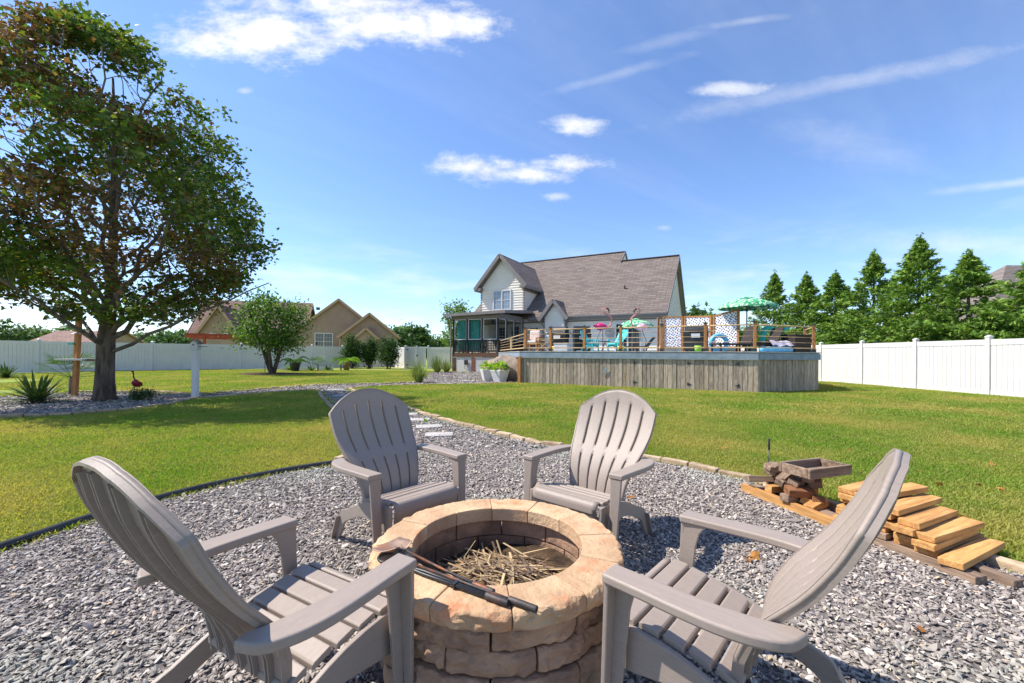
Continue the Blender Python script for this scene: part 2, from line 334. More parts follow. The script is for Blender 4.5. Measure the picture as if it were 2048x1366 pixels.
m_gravelbase = mat('gravel_base', lin(138, 130, 126), lin(92, 86, 83), rough=1, scale=38, bump=2, bscale=60, world=True, c3=lin(160, 152, 146), s3=70)
flat_poly('path', pit_zone, .006, m_gravelbase, 'grey slate gravel patio and garden path')
PZ = [(p[0], p[1]) for p in pit_zone]

# slate chips
def rock_mesh(k):
    b = bmesh.new(); bmesh.ops.create_icosphere(b, subdivisions=1, radius=1)
    r = random.Random(k); dirs = [Vector((r.gauss(0, 1), r.gauss(0, 1), r.gauss(0, 1))).normalized() for _ in range(5)]; cut = [r.uniform(.42, .8) for _ in dirs]
    for v in b.verts:
        p = v.co.copy()
        for d, c in zip(dirs, cut):
            e = p.dot(d)
            if e > c: p -= d * (e - c)
        v.co = p * r.uniform(.9, 1.12)
    sz = Vector((r.uniform(.95, 1.5), r.uniform(.55, .85), r.uniform(.22, .45)))
    for v in b.verts: v.co = Vector((v.co.x * sz.x, v.co.y * sz.y, v.co.z * sz.z))
    me = bpy.data.meshes.new('slate_chip_%d' % k); b.to_mesh(me); b.free(); me.materials.append(m_rock); return me
def make_rockmat():
    m = bpy.data.materials.new('slate_chip'); m.use_nodes = True; t = m.node_tree; L = t.links.new; b = t.nodes['Principled BSDF']
    oi = t.nodes.new('ShaderNodeObjectInfo'); cr = t.nodes.new('ShaderNodeValToRGB'); L(oi.outputs['Random'], cr.inputs[0]); e = cr.color_ramp.elements
    cs = [(0, lin(118, 109, 103)), (.25, lin(140, 130, 123)), (.5, lin(152, 142, 134)), (.72, lin(164, 154, 145)), (.9, lin(180, 170, 159)), (.96, lin(208, 198, 188)), (1, lin(196, 166, 130))]
    e[0].position, e[0].color = cs[0][0], (*cs[0][1], 1); e[1].position, e[1].color = cs[-1][0], (*cs[-1][1], 1)
    for p_, c_ in cs[1:-1]: el_ = e.new(p_); el_.color = (*c_, 1)
    g = t.nodes.new('ShaderNodeNewGeometry'); n = t.nodes.new('ShaderNodeTexNoise'); n.inputs['Scale'].default_value = .55; n.inputs['Detail'].default_value = 2; L(g.outputs['Position'], n.inputs[0])
    r = t.nodes.new('ShaderNodeMapRange'); L(n.outputs[0], r.inputs[0]); r.inputs[1].default_value = .5; r.inputs[2].default_value = .64
    c = mix_col(r.outputs[0], cr.outputs[0], mix_col(.55, cr.outputs[0], lin(166, 168, 154), t), t)
    L(c, b.inputs['Base Color']); b.inputs['Roughness'].default_value = .75; b.inputs['Specular IOR Level'].default_value = .3
    return m
m_rock = make_rockmat()
ROCKS = [rock_mesh(i) for i in range(10)]
def gravel_points(n, x0, x1, y0, y1, layer):
    p = rng.uniform((x0, y0), (x1, y1), (n, 2)); return p[inpoly(p[:, 0], p[:, 1], PZ)]
allp = []; alls = []
#          count  x0    x1    y0   y1   size
for n, x0, x1, y0, y1, s in ((100000, -3.4, 3.3, .35, 3.2, .0100), (52000, -3, 2.9, 3.2, 5.3, .0112), (3500, -2.9, 2.9, .5, 4.5, .017), (15000, -4, 1.2, 5.3, 9.5, .018), (9000, -7, -2, 9.5, 14.5, .022), (9000, -13.5, -7, 7.2, 14.5, .024), (7000, -8, .4, 14, 20, .03), (6000, -5.3, .3, 20, 29, .035)):
    q = gravel_points(n, x0, x1, y0, y1, 0); d = np.hypot(q[:, 0] + .06, q[:, 1] - 1.80); q = q[(d > .5) | (d < .01)]
    allp.append(q); alls.append(np.full(len(q), s) * rng.uniform(.55, 1.5, len(q)))
q = np.concatenate(allp); s = np.concatenate(alls); n = len(q)
z = .006 + s * rng.uniform(.1, .8, n)
scatter('gravel', np.column_stack([q, z]), np.column_stack([rng.normal(0, .45, n), rng.normal(0, .45, n), rng.uniform(0, 6.28, n)]), np.column_stack([s, s, s]), ROCKS, rng.integers(0, 10, n), 'loose grey slate chips covering the patio and paths', 'gravel')

# grass
m_grass = leafmat('grass_blade', [lin(142, 164, 60), lin(96, 130, 40), lin(170, 162, 88), lin(164, 148, 94)], trans=.42, wscale=.55, rough=.6)
def tuft_mesh(k, nb=15, w=.0048, hgt=.036, spread=.05):
    r = random.Random(100 + k); V = []; Fc = []
    for i in range(nb):
        a = r.uniform(0, 6.28); x, y = r.gauss(0, spread), r.gauss(0, spread); h = hgt * r.uniform(.6, 1.3); ln = h * r.uniform(.2, .9); d = r.uniform(0, 6.28)
        dx, dy = math.cos(d) * ln, math.sin(d) * ln; px, py = math.cos(a) * w, math.sin(a) * w; o = len(V)
        V += [(x - px, y - py, -.002), (x + px, y + py, -.002), (x + dx * .4 + px * .8, y + dy * .4 + py * .8, h * .6), (x + dx * .4 - px * .8, y + dy * .4 - py * .8, h * .6), (x + dx, y + dy, h)]
        Fc += [(o, o + 1, o + 2, o + 3), (o + 3, o + 2, o + 4)]
    me = bpy.data.meshes.new('grass_tuft_%d' % k); me.from_pydata(V, [], Fc); me.materials.append(m_grass); return me
TUFTS = [tuft_mesh(i) for i in range(6)] + [tuft_mesh(6 + i, 18, .009, .048, .09) for i in range(4)]
def grass_zone(n, x0, x1, y0, y1, big):
    p = rng.uniform((x0, y0), (x1, y1), (n, 2)); p = p[np.abs(p[:, 0]) < 1.32 * p[:, 1] + .6]; return p[~inpoly(p[:, 0], p[:, 1], PZ)], big
zs = [grass_zone(26000, -6, -1.8, 1.9, 5, 0), grass_zone(22000, -9, -1.8, 5, 8.5, 0), grass_zone(24000, -.9, 6.5, 2.0, 5.5, 0), grass_zone(26000, -2, 10, 5.5, 8.5, 0),
      grass_zone(34000, -14, 15.3, 8.5, 13, 1), grass_zone(34000, -19, 15.3, 13, 20, 1), grass_zone(9000, 8, 15.3, 5.5, 8.5, 1), grass_zone(22000, -26, -3, 18, 30, 1)]
gp = np.concatenate([a for a, b in zs]); bg_ = np.concatenate([np.full(len(a), b) for a, b in zs]); n = len(gp)
sc_ = rng.uniform(.7, 1.25, n) * np.where(bg_ > 0, 1.0, .92)
idx = np.where(bg_ > 0, rng.integers(6, 10, n), rng.integers(0, 6, n))
scatter('grass', np.column_stack([gp, np.zeros(n)]), np.column_stack([np.zeros(n), np.zeros(n), rng.uniform(0, 6.28, n)]), np.column_stack([sc_, sc_, sc_ * rng.uniform(.7, 1.1, n)]), TUFTS, idx, 'short mown grass of the lawn', 'grass')

# ------------------------------------------------------------------ edging
brick_me = MB().box((0, 0, 0), (.29, .085, .10)).mesh('brick')
bm_ = bmesh.new(); bm_.from_mesh(brick_me); bmesh.ops.bevel(bm_, geom=bm_.edges[:], offset=.012, segments=2, profile=.6, affect='EDGES'); bm_.to_mesh(brick_me); bm_.free(); brick_me.materials.append(m_edge)
def edging(name, pts, label, length=.31, h=.0, jit=.06):
    pts = spline([(p[0], p[1], 0) for p in pts], 12); root = thing(name, label, 'edging', pts[0])
    cum = [0.0]
    for p, q_ in zip(pts, pts[1:]): cum.append(cum[-1] + (q_ - p).length)
    def at_len(d_): 
        k_ = min(max(int(np.searchsorted(cum, d_)), 1), len(pts) - 1); t_ = (d_ - cum[k_ - 1]) / max(1e-6, cum[k_] - cum[k_ - 1]); return pts[k_ - 1].lerp(pts[k_], t_)
    for k_ in range(int(cum[-1] / length)):
        p, q_ = at_len(k_ * length), at_len((k_ + 1) * length)
        mkobj('brick', brick_me, m_edge, root, (p + q_) / 2 - pts[0] + Vector((0, 0, .008 + rnd.uniform(-.012, .012) + h)), (rnd.gauss(0, .05), rnd.gauss(0, .05), math.atan2(q_.y - p.y, q_.x - p.x) + rnd.gauss(0, jit)))
    return root
edging('stone_edging', [(2.86, 2.25), (2.78, 2.55), (2.52, 3.3), (2.36, 3.94), (2.0, 4.4), (1.59, 4.82), (.95, 5.2), (.41, 5.58), (-.1, 6.15), (-.79, 7.02), (-1.6, 8.1), (-2.45, 9.4), (-3.5, 10.9), (-4.5, 12.4), (-5.55, 14.3)], 'tan stone edging along the lawn side of the gravel path')
edging('stone_edging', [(-5.55, 14.3), (-5.0, 15.3), (-3.2, 16.4), (-1.0, 17.1), (.30, 17.95)], 'tan stone edging from the path bend to the wooden deck corner')
edging('stone_edging', [(-1.9, 4.55), (-1.85, 5.1), (-2.25, 6.0), (-3.0, 7.4), (-4.2, 9.6), (-5.3, 11.6), (-5.95, 12.9)], 'stone edging on the shaded side of the path behind a dark chair')
edging('stone_edging', [(-7.95, 10.75), (-8.05, 10.3), (-7.72, 9.4), (-7.95, 8.35), (-8.7, 7.6), (-10.2, 7.2), (-11.8, 7.6)], 'low stone edging curving round the gravel bed of the maple', h=.02)
edging('stone_edging', [(-12.9, 12.2), (-11.4, 12.6), (-9.8, 12.2), (-8.9, 11.9), (-8.1, 13.9), (-7.4, 15.6), (-6.3, 16.35), (-4.9, 16.9), (-4.15, 17.9), (-4.35, 19.6)], 'stone edging between far lawn and narrow gravel path')
edging('stone_edging', [(-6.55, 13.5), (-7.4, 12.3), (-7.95, 10.75)], 'short stone edging between tree bed and shaded lawn')
pe = [Vector((p[0], p[1], .028)) for p in pit_zone[0:7]]
tag(MB().tube(spline(pe, 6), .03, 8).build('lawn_edging', m_black, None, True), 'black plastic edging strip between grass and gravel', 'edging')
# stepping slabs
for i, (px, py, w, d, a) in enumerate(((880, 871, .42, .30, .12), (858, 855, .42, .3, .3), (836, 841, .44, .3, -.1), (815, 830, .42, .3, .1), (690, 792, .6, .5, 0), (672, 780, .6, .5, .2), (940, 762, .9, .5, 0.1), (900, 768, .8, .5, -.2))):
    p = G(px, py); m = MB(); n_ = 9
    poly = [(math.copysign(abs(math.cos(t)) ** .35, math.cos(t)) * w / 2 * rnd.uniform(.93, 1.05), math.copysign(abs(math.sin(t)) ** .35, math.sin(t)) * d / 2 * rnd.uniform(.93, 1.05)) for t in [2 * math.pi * k / 14 + .1 for k in range(14)]]
    o = m.prism(poly, 0, .04).build('stepping_stone', m_slab, None, bevel=.008, loc=(p.x, p.y, -.012), rot=(0, 0, a))
    tag(o, ['flat pale stepping stone in the gravel path, first behind the fire pit chairs', 'flat pale stepping stone in the gravel path, second behind the fire pit chairs', 'flat pale stepping stone in the gravel path, third behind the fire pit chairs', 'flat pale stepping stone in the gravel path, fourth behind the fire pit chairs', 'pale stepping stone in the path bend beside shaded grass', 'pale stepping stone where the path forks toward the tree bed', 'pale stepping stone in gravel before the lattice of the porch', 'pale stepping stone in gravel near the ornamental grasses'][i], 'stepping stone', 'stepping stones in the gravel path')

# ------------------------------------------------------------------ fire pit
PC = Vector((-.055, 1.815, 0)); RIM = .40
m_pit = mat('tan_block', lin(202, 170, 134), lin(174, 140, 108), rough=.95, scale=5, bump=1.0, bscale=40, rand=.08, c3=lin(196, 124, 86), s3=6.5, f3=(.56, .74))
m_pitwall = mat('pit_wall_block', lin(184, 150, 122), lin(150, 118, 96), rough=.95, scale=6, bump=1.2, bscale=30, rand=.1, c3=lin(118, 96, 84), s3=4, f3=(.55, .75))
m_pitin = mat('inner_block', lin(172, 132, 112), lin(140, 104, 88), rough=.95, scale=6, bump=.7, bscale=36, rand=.1, c3=lin(96, 84, 76), s3=3.5, f3=(.5, .75))
def soot(m):
    t = m.node_tree; L = t.links.new; b = t.nodes['Principled BSDF']; c = b.inputs['Base Color'].links[0].from_socket; tcn = t.nodes.new('ShaderNodeTexCoord'); sp_ = t.nodes.new('ShaderNodeSeparateXYZ'); L(tcn.outputs['Object'], sp_.inputs[0])
    rad = math_n('SQRT', math_n('ADD', math_n('MULTIPLY', sp_.outputs[0], sp_.outputs[0], t), math_n('MULTIPLY', sp_.outputs[1], sp_.outputs[1], t), t), None, t)
    n = t.nodes.new('ShaderNodeTexNoise'); n.inputs['Scale'].default_value = 5; n.inputs['Detail'].default_value = 6; L(tcn.outputs['Object'], n.inputs[0])
    a = t.nodes.new('ShaderNodeMapRange'); L(rad, a.inputs[0]); a.inputs[1].default_value = .43; a.inputs[2].default_value = .40
    g = t.nodes.new('ShaderNodeMapRange'); L(math_n('ADD', n.outputs[0], math_n('MULTIPLY', sp_.outputs[2], -1.1, t), t), g.inputs[0]); g.inputs[1].default_value = .12; g.inputs[2].default_value = .42; g.inputs[4].default_value = .8
    L(mix_col(math_n('MULTIPLY', a.outputs[0], g.outputs[0], t), c, lin(72, 62, 54), t), b.inputs['Base Color'])
soot(m_pitwall)
pit = thing('fire_pit', 'round tan stone fire pit with cap stones in the gravel', 'fire pit', PC)
def wedge(r0, r1, a0, a1, z0, z1, rough_out, seed, top_round=.0, nseg=14, nz=6, rin=.0):
    """curved block; its outer face is split and lumpy"""
    r = random.Random(seed); m = MB(); na = nseg + 1; rows = []
    ph = [r.uniform(0, 6.28) for _ in range(6)]
    def lump(a, z): return rough_out * (.6 * math.sin(a * 23 + ph[0] + z * 31) + .5 * math.sin(a * 47 + ph[1] - z * 60) + .5 * math.sin(z * 95 + ph[2] + a * 15) + r.uniform(-.8, .8))
    # outer face grid, top, inner, bottom ring as loops
    prof = [(r0 + rin, z0)] + [(r1, z0 + (z1 - z0) * k / nz) for k in range(nz + 1)] + [(r0, z1)]
    for i in range(na):
        a = a0 + (a1 - a0) * i / nseg; e = 1.0 if 0 < i < nseg else .35; row = []
        for k, (rr, zz) in enumerate(prof):
            q = rr; zz2 = zz
            if 1 <= k <= nz + 1:
                t = (k - 1) / nz; q = rr + lump(a, zz) * e - (.007 if k in (1, nz + 1) else 0) - (.004 if i in (0, nseg) else 0) + .004 * math.sin(math.pi * t)
                if k == nz + 1: zz2 = zz - top_round * abs(lump(a, zz)) * .6
            row.append((math.cos(a) * q, math.sin(a) * q, zz2))
        rows.append(row)
    np_ = len(prof); V = [p for row in rows for p in row]
    Fc = [(i * np_ + k, (i + 1) * np_ + k, (i + 1) * np_ + (k + 1) % np_, i * np_ + (k + 1) % np_) for i in range(nseg) for k in range(np_)]
    Fc += [tuple(range(np_ - 1, -1, -1)), tuple((na - 1) * np_ + k for k in range(np_))]
    return m.add(V, Fc)
cz = RIM - .065; n_c = 12
for i in range(n_c):
    a0 = 2 * math.pi * i / n_c + .12; a1 = a0 + 2 * math.pi / n_c; g = .0025
    wedge(.362, .522, a0 + g, a1 - g, cz, RIM + rnd.uniform(-.002, .002), .006, i, .5).build('cap_stone', m_pit, pit, False, bevel=.004)
for c in range(4):
    h = .0838; z1 = cz - .004 - c * h; z0 = z1 - h + .005; n_b = 10; ro = (.496, .489, .50, .496)[c]
    for i in range(n_b):
        a0 = 2 * math.pi * (i + (c % 2) * .5) / n_b + .3 + rnd.uniform(-.03, .03) * 0; a1 = a0 + 2 * math.pi / n_b; g = .007
        wedge(.385 + .004 * (c % 2), ro + rnd.uniform(-.008, .008), a0 + g, a1 - g, max(z0, .0), z1, .0075, 50 + c * 20 + i).build('block', m_pitwall, pit, False, bevel=.004)
# earth, moss and dry stalks inside
soil = MB(); nn = 40; vs = [(0, 0, .17)]
for ring, rr in ((1, .12), (2, .24), (3, .33), (4, .39)):
    for k in range(nn): t = 2 * math.pi * k / nn; vs.append((math.cos(t) * rr, math.sin(t) * rr, .165 - .02 * ring / 4 + .05 * max(0, math.cos(t - .6)) * rr / .39 + rnd.uniform(-.006, .006)))
fc = [(0, 1 + k, 1 + (k + 1) % nn) for k in range(nn)] + [(1 + r * nn + k, 1 + (r + 1) * nn + k, 1 + (r + 1) * nn + (k + 1) % nn, 1 + r * nn + (k + 1) % nn) for r in range(3) for k in range(nn)]
m_pitsoil = mat('pit_soil', lin(98, 78, 58), lin(52, 42, 34), rough=1, scale=12, bump=2, bscale=70, c3=lin(118, 112, 52), s3=7, f3=(.56, .68))
soil.add(vs, fc).build('ash_bed', m_pitsoil, pit, True, loc=(0, 0, .03))
m_straw = leafmat('dry_stalk', [lin(216, 184, 130), lin(168, 130, 86)], trans=.15)
V = []; Fc = []; C_ = []
for i in range(680):
    a = rnd.uniform(0, 6.28); rr = .27 * math.sqrt(rnd.random()); c = Vector((math.cos(a) * rr + .0, math.sin(a) * rr - .04, .175 + (.28 - rr) * .30 * rnd.random()))
    d = rnd.gauss(-.7, .7); tilt = rnd.gauss(.05, .22); ln = rnd.uniform(.05, .17); dv = Vector((math.cos(d) * math.cos(tilt), math.sin(d) * math.cos(tilt), math.sin(tilt))); w = rnd.uniform(.0018, .0062)
    sd = dv.cross(Vector((0, 0, 1))).normalized() * w; o = len(V); k = rnd.gauss(0, .02)
    mid = c + Vector((0, 0, .004 + abs(k) * .5)) + sd.normalized() * k
    V += [c - dv * ln - sd, c - dv * ln + sd, mid + sd, mid - sd, c + dv * ln + sd * .5, c + dv * ln - sd * .5]; Fc += [(o, o + 1, o + 2, o + 3), (o + 3, o + 2, o + 4, o + 5)]
    b_ = rnd.uniform(.5, 1.1); tint = rnd.choice([lin(204, 178, 138), lin(166, 138, 104), lin(132, 108, 82), lin(184, 160, 126), lin(112, 94, 80)]); C_ += [tuple(x * b_ for x in tint)] * 2
m_straw = leafmat('dry_stalk', [], trans=.15, attr=True)
V = [(v[0] if math.hypot(v[0], v[1]) < .37 else v[0] * .37 / math.hypot(v[0], v[1]), v[1] if math.hypot(v[0], v[1]) < .37 else v[1] * .37 / math.hypot(v[0], v[1]), max(v[2], .15)) for v in V]
st = mkobj('dry_stalks', npmesh('dry_stalks', V, Fc, col=np.array(C_)), m_straw, None, PC + Vector((0, 0, .03))); tag(st, 'heap of dry straw stalks lying inside the fire pit', 'straw', kind='stuff')
# a few green weeds in the pit
def weed(p, n, sz, m, name='weed', label='small green weed sprouting inside the fire pit', cat='plant', group=None):
    mb = MB()
    for i in range(n):
        a = rnd.uniform(0, 6.28); el_ = rnd.uniform(.3, 1.2); l = sz * rnd.uniform(.5, 1); d = Vector((math.cos(a) * math.cos(el_), math.sin(a) * math.cos(el_), math.sin(el_))); s_ = d.cross(Vector((0, 0, 1))).normalized() * l * .16
        mb.add([(0, 0, 0), d * l * .5 + s_, d * l, d * l * .5 - s_], [(0, 1, 2, 3)])
    return tag(mb.build(name, m, None, loc=p), label, cat, group)
m_weed = leafmat('weed_leaf', [lin(96, 140, 44), lin(120, 160, 60)], trans=.4)
weed(PC + Vector((.13, -.2, .195)), 26, .06, m_weed)
weed(G(1985, 1103), 18, .07, m_weed, label='small green weed in gravel beside the stone edging')
weed(G(852, 845), 20, .10, m_weed, label='small green weed beside a pale stepping stone')

# ------------------------------------------------------------------ fireplace tools lying on the rim
zt = RIM + .012
def tp(px, py, dz=0): v = G(px, py, zt + dz); return v
def at0(p, pts): return [Vector(q) - Vector(p) for q in pts]
a, b = tp(815, 1112), tp(985, 1182); o0 = a.copy()
sh = thing('ash_shovel', 'fireplace shovel with a rusty scoop lying on the pit rim', 'shovel', o0)
MB().tube(at0(o0, [a + Vector((0, 0, .02)), (a + b) / 2 + Vector((0, 0, .006)), b]), .0055, 10).build('rod', m_rust, sh, True)
d = (b - a).normalized(); MB().tube(at0(o0, [b - d * .075, b + d * .012]), .0105, 12).build('handle', m_rust, sh, True, bevel=.001)
sv = MB(); nU, nV = 9, 9; side = Vector((-d.y, d.x, 0)); base = a - d * .005
for j in range(nV):
    for i in range(nU):
        u = i / (nU - 1) * 2 - 1; v = j / (nV - 1); w = .032 + .036 * min(1, v * 2.2); tip = v * .13 + (.014 * (1 - abs(u)) if j == nV - 1 else 0) - (.012 * abs(u) ** 3 * v)
        sv.v.append(tuple(base - d * tip + side * u * w + Vector((0, 0, .006 + .022 * u * u * (1 - .35 * v) + .02 * (1 - v) ** 3)) - o0))
sv.f = [(j * nU + i, j * nU + i + 1, (j + 1) * nU + i + 1, (j + 1) * nU + i) for j in range(nV - 1) for i in range(nU - 1)]
so = sv.build('scoop', mat('scoop_steel', lin(170, 140, 118), lin(120, 104, 96), rough=.55, scale=9, metallic=.4, c3=lin(168, 110, 70), s3=8), sh, True); so.modifiers.new('s', 'SOLIDIFY').thickness = .0025
a, b = tp(830, 1128), tp(1077, 1219); o0 = a.copy(); br = thing('hearth_brush', 'fireplace brush with black bristles and rusty handle end on the pit rim', 'brush', o0); d = (b - a).normalized()
MB().tube(at0(o0, [a, b]), .0055, 10).build('rod', m_rust, br, True); MB().tube(at0(o0, [b - d * .10, b]), .0115, 12).build('handle', m_rust, br, True, bevel=.001)
MB().tube(at0(o0, [a - d * .035 + Vector((0, 0, .012)), a + d * .012 + Vector((0, 0, .004))]), [.021, .012], 12).build('ferrule', m_black, br, True)
bb = MB(); side = Vector((-d.y, d.x, 0))
for i in range(160):
    s0 = a - d * .033 + Vector((0, 0, .012)) + side * rnd.uniform(-.017, .017) + Vector((0, 0, rnd.uniform(-.01, .012))); e0 = s0 - d * rnd.uniform(.045, .062) + side * rnd.gauss(0, .014) + Vector((0, 0, rnd.gauss(.006, .007)))
    bb.tube(at0(o0, [s0, e0]), .0009, 3, False)
bb.build('bristles', m_black, br, kind='stuff')
a, b = tp(800, 1127), tp(1020, 1207); o0 = a.copy(); tg = thing('fire_tongs', 'black iron fire tongs with curled jaws lying on the pit rim', 'tongs', o0); d = (b - a).normalized(); side = Vector((-d.y, d.x, 0))
for sgn in (-1, 1):
    jaw = [a + d * .02, a - d * .02 + side * sgn * .022, a - d * .055 + side * sgn * .034 + Vector((0, 0, .006)), a - d * .085 + side * sgn * .022 + Vector((0, 0, .006)), a - d * .10 + side * sgn * .002 + Vector((0, 0, .004))]
    MB().tube(at0(o0, [b - d * .06 + side * sgn * .003] + [a + d * .12 + side * sgn * .008] + spline(jaw, 5)), .0052, 8).build('jaw', m_black, tg, True)
MB().tube(at0(o0, [b - d * .085, b]), .0115, 12).build('handle', m_rust, tg, True, bevel=.001); MB().box(tuple((a + b) / 2 + d * .03 - o0), (.012, .03, .016), Matrix.Rotation(math.atan2(d.y, d.x), 3, 'Z')).build('pivot', m_black, tg)
a, b = tp(905, 1165, .004), tp(985, 1193, .01)
# ------------------------------------------------------------------ adirondack chairs
def lerp_tab(t, tab):
    for (a, va), (b, vb) in zip(tab, tab[1:]):
        if t <= b: return va + (vb - va) * max(0, (t - a) / (b - a))
    return tab[-1][1]
def sm(t, tab):
    return .5 * lerp_tab(t, tab) + .25 * (lerp_tab(t - .04, tab) + lerp_tab(t + .04, tab))
def make_chair(m, label, group, cat='chair', name='adirondack_chair', detail=True):
    root = thing(name, label, cat, group=group)
    # back: six slats in a fan, joined by a band at arm height and at the arched top
    prof = [(0, .30), (.13, .312), (.26, .350), (.39, .418), (.52, .492), (.67, .555), (.82, .602), (1, .632)]
    wid = [(0, .185), (.2, .215), (.42, .262), (.6, .287), (.82, .292), (1.1, .292)]
    zof = lambda v: .265 + .69 * v
    sl = 6; us = []                       # u lines: slat edges with a narrow slot between
    gap = .044; w = (2 - gap * (sl - 1)) / sl
    for k in range(sl):
        u0 = -1 + k * (w + gap); us += [(u0, k, 0), (u0 + w * .12, k, .6), (u0 + w * .5, k, 1), (u0 + w * .88, k, .6), (u0 + w, k, 0)]
    def vmax(u): return 1 - .205 * abs(u) ** 2.1
    rows = [0, .03, .07, .15, .24, .33, .36, .40, .44, .47, .54, .62, .70, .78, .84, .875, .92, .965, 1.0]
    V = []; idx = {}
    for j, v in enumerate(rows):
        for i, (u, k, cr) in enumerate(us):
            vm = vmax(u); vv = v * (vm if v > .44 else 1) if v <= .44 else .44 + (v - .44) / .56 * (vm - .44)
            hw = sm(vv, wid); x = u * hw; y = sm(vv, prof) - .028 * u * u * min(1, vv * 2 + .3) - .0016 * cr
            V.append((x, y, zof(vv))); idx[(i, j)] = len(V) - 1
    Fc = []
    for j in range(len(rows) - 1):
        lo, hi = rows[j], rows[j + 1]
        for i in range(len(us) - 1):
            slot = us[i][1] != us[i + 1][1]
            if slot and ((lo >= .03 and hi <= .361) or (lo >= .44 and hi <= .876)): continue
            Fc.append((idx[(i, j)], idx[(i + 1, j)], idx[(i + 1, j + 1)], idx[(i, j + 1)]))
    bk = MB().add(V, Fc).build('backrest', m, root, True); autosmooth(bk, 50)
    md = bk.modifiers.new('solid', 'SOLIDIFY'); md.thickness = .013; md.offset = 1 if False else -1
    # make sure thickness grows to the rear
    md.offset = 1.0 if bk.data.polygons[0].normal.y > 0 else -1.0
    if detail:
        # rim flange standing back from the outline, and moulded ribs down the rear
        outline = [idx[(0, j)] for j in range(0, len(rows))] + [idx[(i, len(rows) - 1)] for i in range(1, len(us))] + [idx[(len(us) - 1, j)] for j in range(len(rows) - 2, -1, -1)]
        cx = Vector((0, .5, .55)); rv = []; rf = []
        for q in outline:
            p = Vector(V[q]); inn = (Vector((0, p.y, .62)) - p); inn.y = 0; inn.normalize()
            for off, dep in ((.0, -.002), (.0, .027), (.008, .027), (.008, -.002)): rv.append(p + inn * off + Vector((0, dep, 0)) + Vector((0, 0, -dep * .3)))
        for k in range(len(outline) - 1):
            for e in range(4): rf.append((k * 4 + e, k * 4 + (e + 1) % 4, (k + 1) * 4 + (e + 1) % 4, (k + 1) * 4 + e))
        rim = MB().add(rv, rf).build('rim', m, bk, True); autosmooth(rim, 50)
        for k in range(sl - 1):
            for sgn in (-1, 1):
                i = k * 5 + 4 if sgn < 0 else k * 5 + 5; pts = [Vector(V[idx[(i, j)]]) for j in range(1, len(rows) - 1)]
                rb_v = []; rb_f = []
                for p in pts:
                    for ox, oy in ((-.0025, .010), (.0025, .010), (.0025, .026), (-.0025, .026)): rb_v.append((p.x + ox + sgn * .003, p.y + oy, p.z - oy * .3))
                for q in range(len(pts) - 1):
                    for e in range(4): rb_f.append((q * 4 + e, q * 4 + (e + 1) % 4, (q + 1) * 4 + (e + 1) % 4, (q + 1) * 4 + e))
                MB().add(rb_v, rb_f).build('rib', m, bk)
    # seat slats
    def seat_z(y): return lerp_tab(y, [(-.08, .362), (-.01, .366), (.08, .354), (.18, .335), (.28, .308), (.38, .272)])
    n_s = 5; pitch = .0735
    for k in range(n_s):
        y0 = -.038 + k * pitch; y1 = y0 + pitch - .011; z0, z1 = seat_z(y0), seat_z(y1); hw = .243 - .009 * k; t = .02
        pr = [(y0, z0 - t), (y1, z1 - t), (y1, z1 - .004), (y1 - .006, z1 + .0015), (y0 + .006, z0 + .002), (y0, z0 - .003)]
        MB().prism(pr, -hw, hw, 'x').build('seat_slat', m, root, bevel=.0025)
    # rounded front edge and arched apron
    ap = MB(); arc = [(-.043, .367), (-.060, .366), (-.072, .360), (-.081, .349), (-.085, .334)]; hw = .226; nx_ = 15; Vv = []; 
    low = lambda x: .215 + .055 * max(0, math.cos(x / hw * 1.5)) if True else .2
    for i in range(nx_):
        x = -hw + 2 * hw * i / (nx_ - 1)
        for (y, z) in arc: Vv.append((x, y, z))
        Vv.append((x, -.0858, .305)); Vv.append((x, -.080, .305)); Vv.append((x, -.074, low(x)))
    k_ = len(arc) + 3
    apo = ap.add(Vv, [(i * k_ + e, (i + 1) * k_ + e, (i + 1) * k_ + e + 1, i * k_ + e + 1) for i in range(nx_ - 1) for e in range(k_ - 1)]).build('front_apron', m, root, True); autosmooth(apo, 45)
    md = apo.modifiers.new('solid', 'SOLIDIFY'); md.thickness = .012; md.offset = -1.0
    for sgn in (-1, 1):
        S = lambda pts: [(sgn * x, y) for x, y in pts]
        arm = spline([(.272, -.028, 0), (.355, -.028, 0)], 1) + spline([(.358, -.02, 0), (.366, .10, 0), (.376, .22, 0), (.376, .32, 0), (.358, .40, 0), (.322, .455, 0), (.262, .478, 0)], 4) + spline([(.252, .445, 0), (.268, .40, 0), (.284, .30, 0), (.282, .15, 0), (.272, -.02, 0)], 3)
        ao = MB().prism([(sgn * p.x, p.y) for p in arm], .508, .538).build('arm', m, root, True, bevel=.007, seg=3); autosmooth(ao, 42)
        # front leg: L section under the arm, leaning out a little at the foot
        def xs(z): return .280 + .012 * (1 - z / .52), .348 - .012 * (1 - z / .52)
        fr = MB(); zt_, zb = .510, 0.0
        for (zz, y0, y1) in ((0, 0, 0),): pass
        x0t, x1t = xs(.52); x0b, x1b = xs(0)
        fr.add([(sgn * x0t, -.024, zt_), (sgn * x1t, -.024, zt_), (sgn * x1t, -.008, zt_), (sgn * x0t, -.008, zt_), (sgn * (x0b + .01), -.052, zb), (sgn * (x1b - .012), -.052, zb), (sgn * (x1b - .012), -.036, zb), (sgn * (x0b + .01), -.036, zb)],
               [(0, 1, 2, 3), (4, 5, 6, 7), (0, 1, 5, 4), (1, 2, 6, 5), (2, 3, 7, 6), (3, 0, 4, 7)])
        leg = fr.build('leg', m, root, bevel=.004)
        sd = MB(); pr = [(-.022, .509), (.072, .509), (.048, .475), (.034, .42), (.026, .34), (.012, .2), (-.012, .001), (-.050, .001)]
        xo = x0t + .002
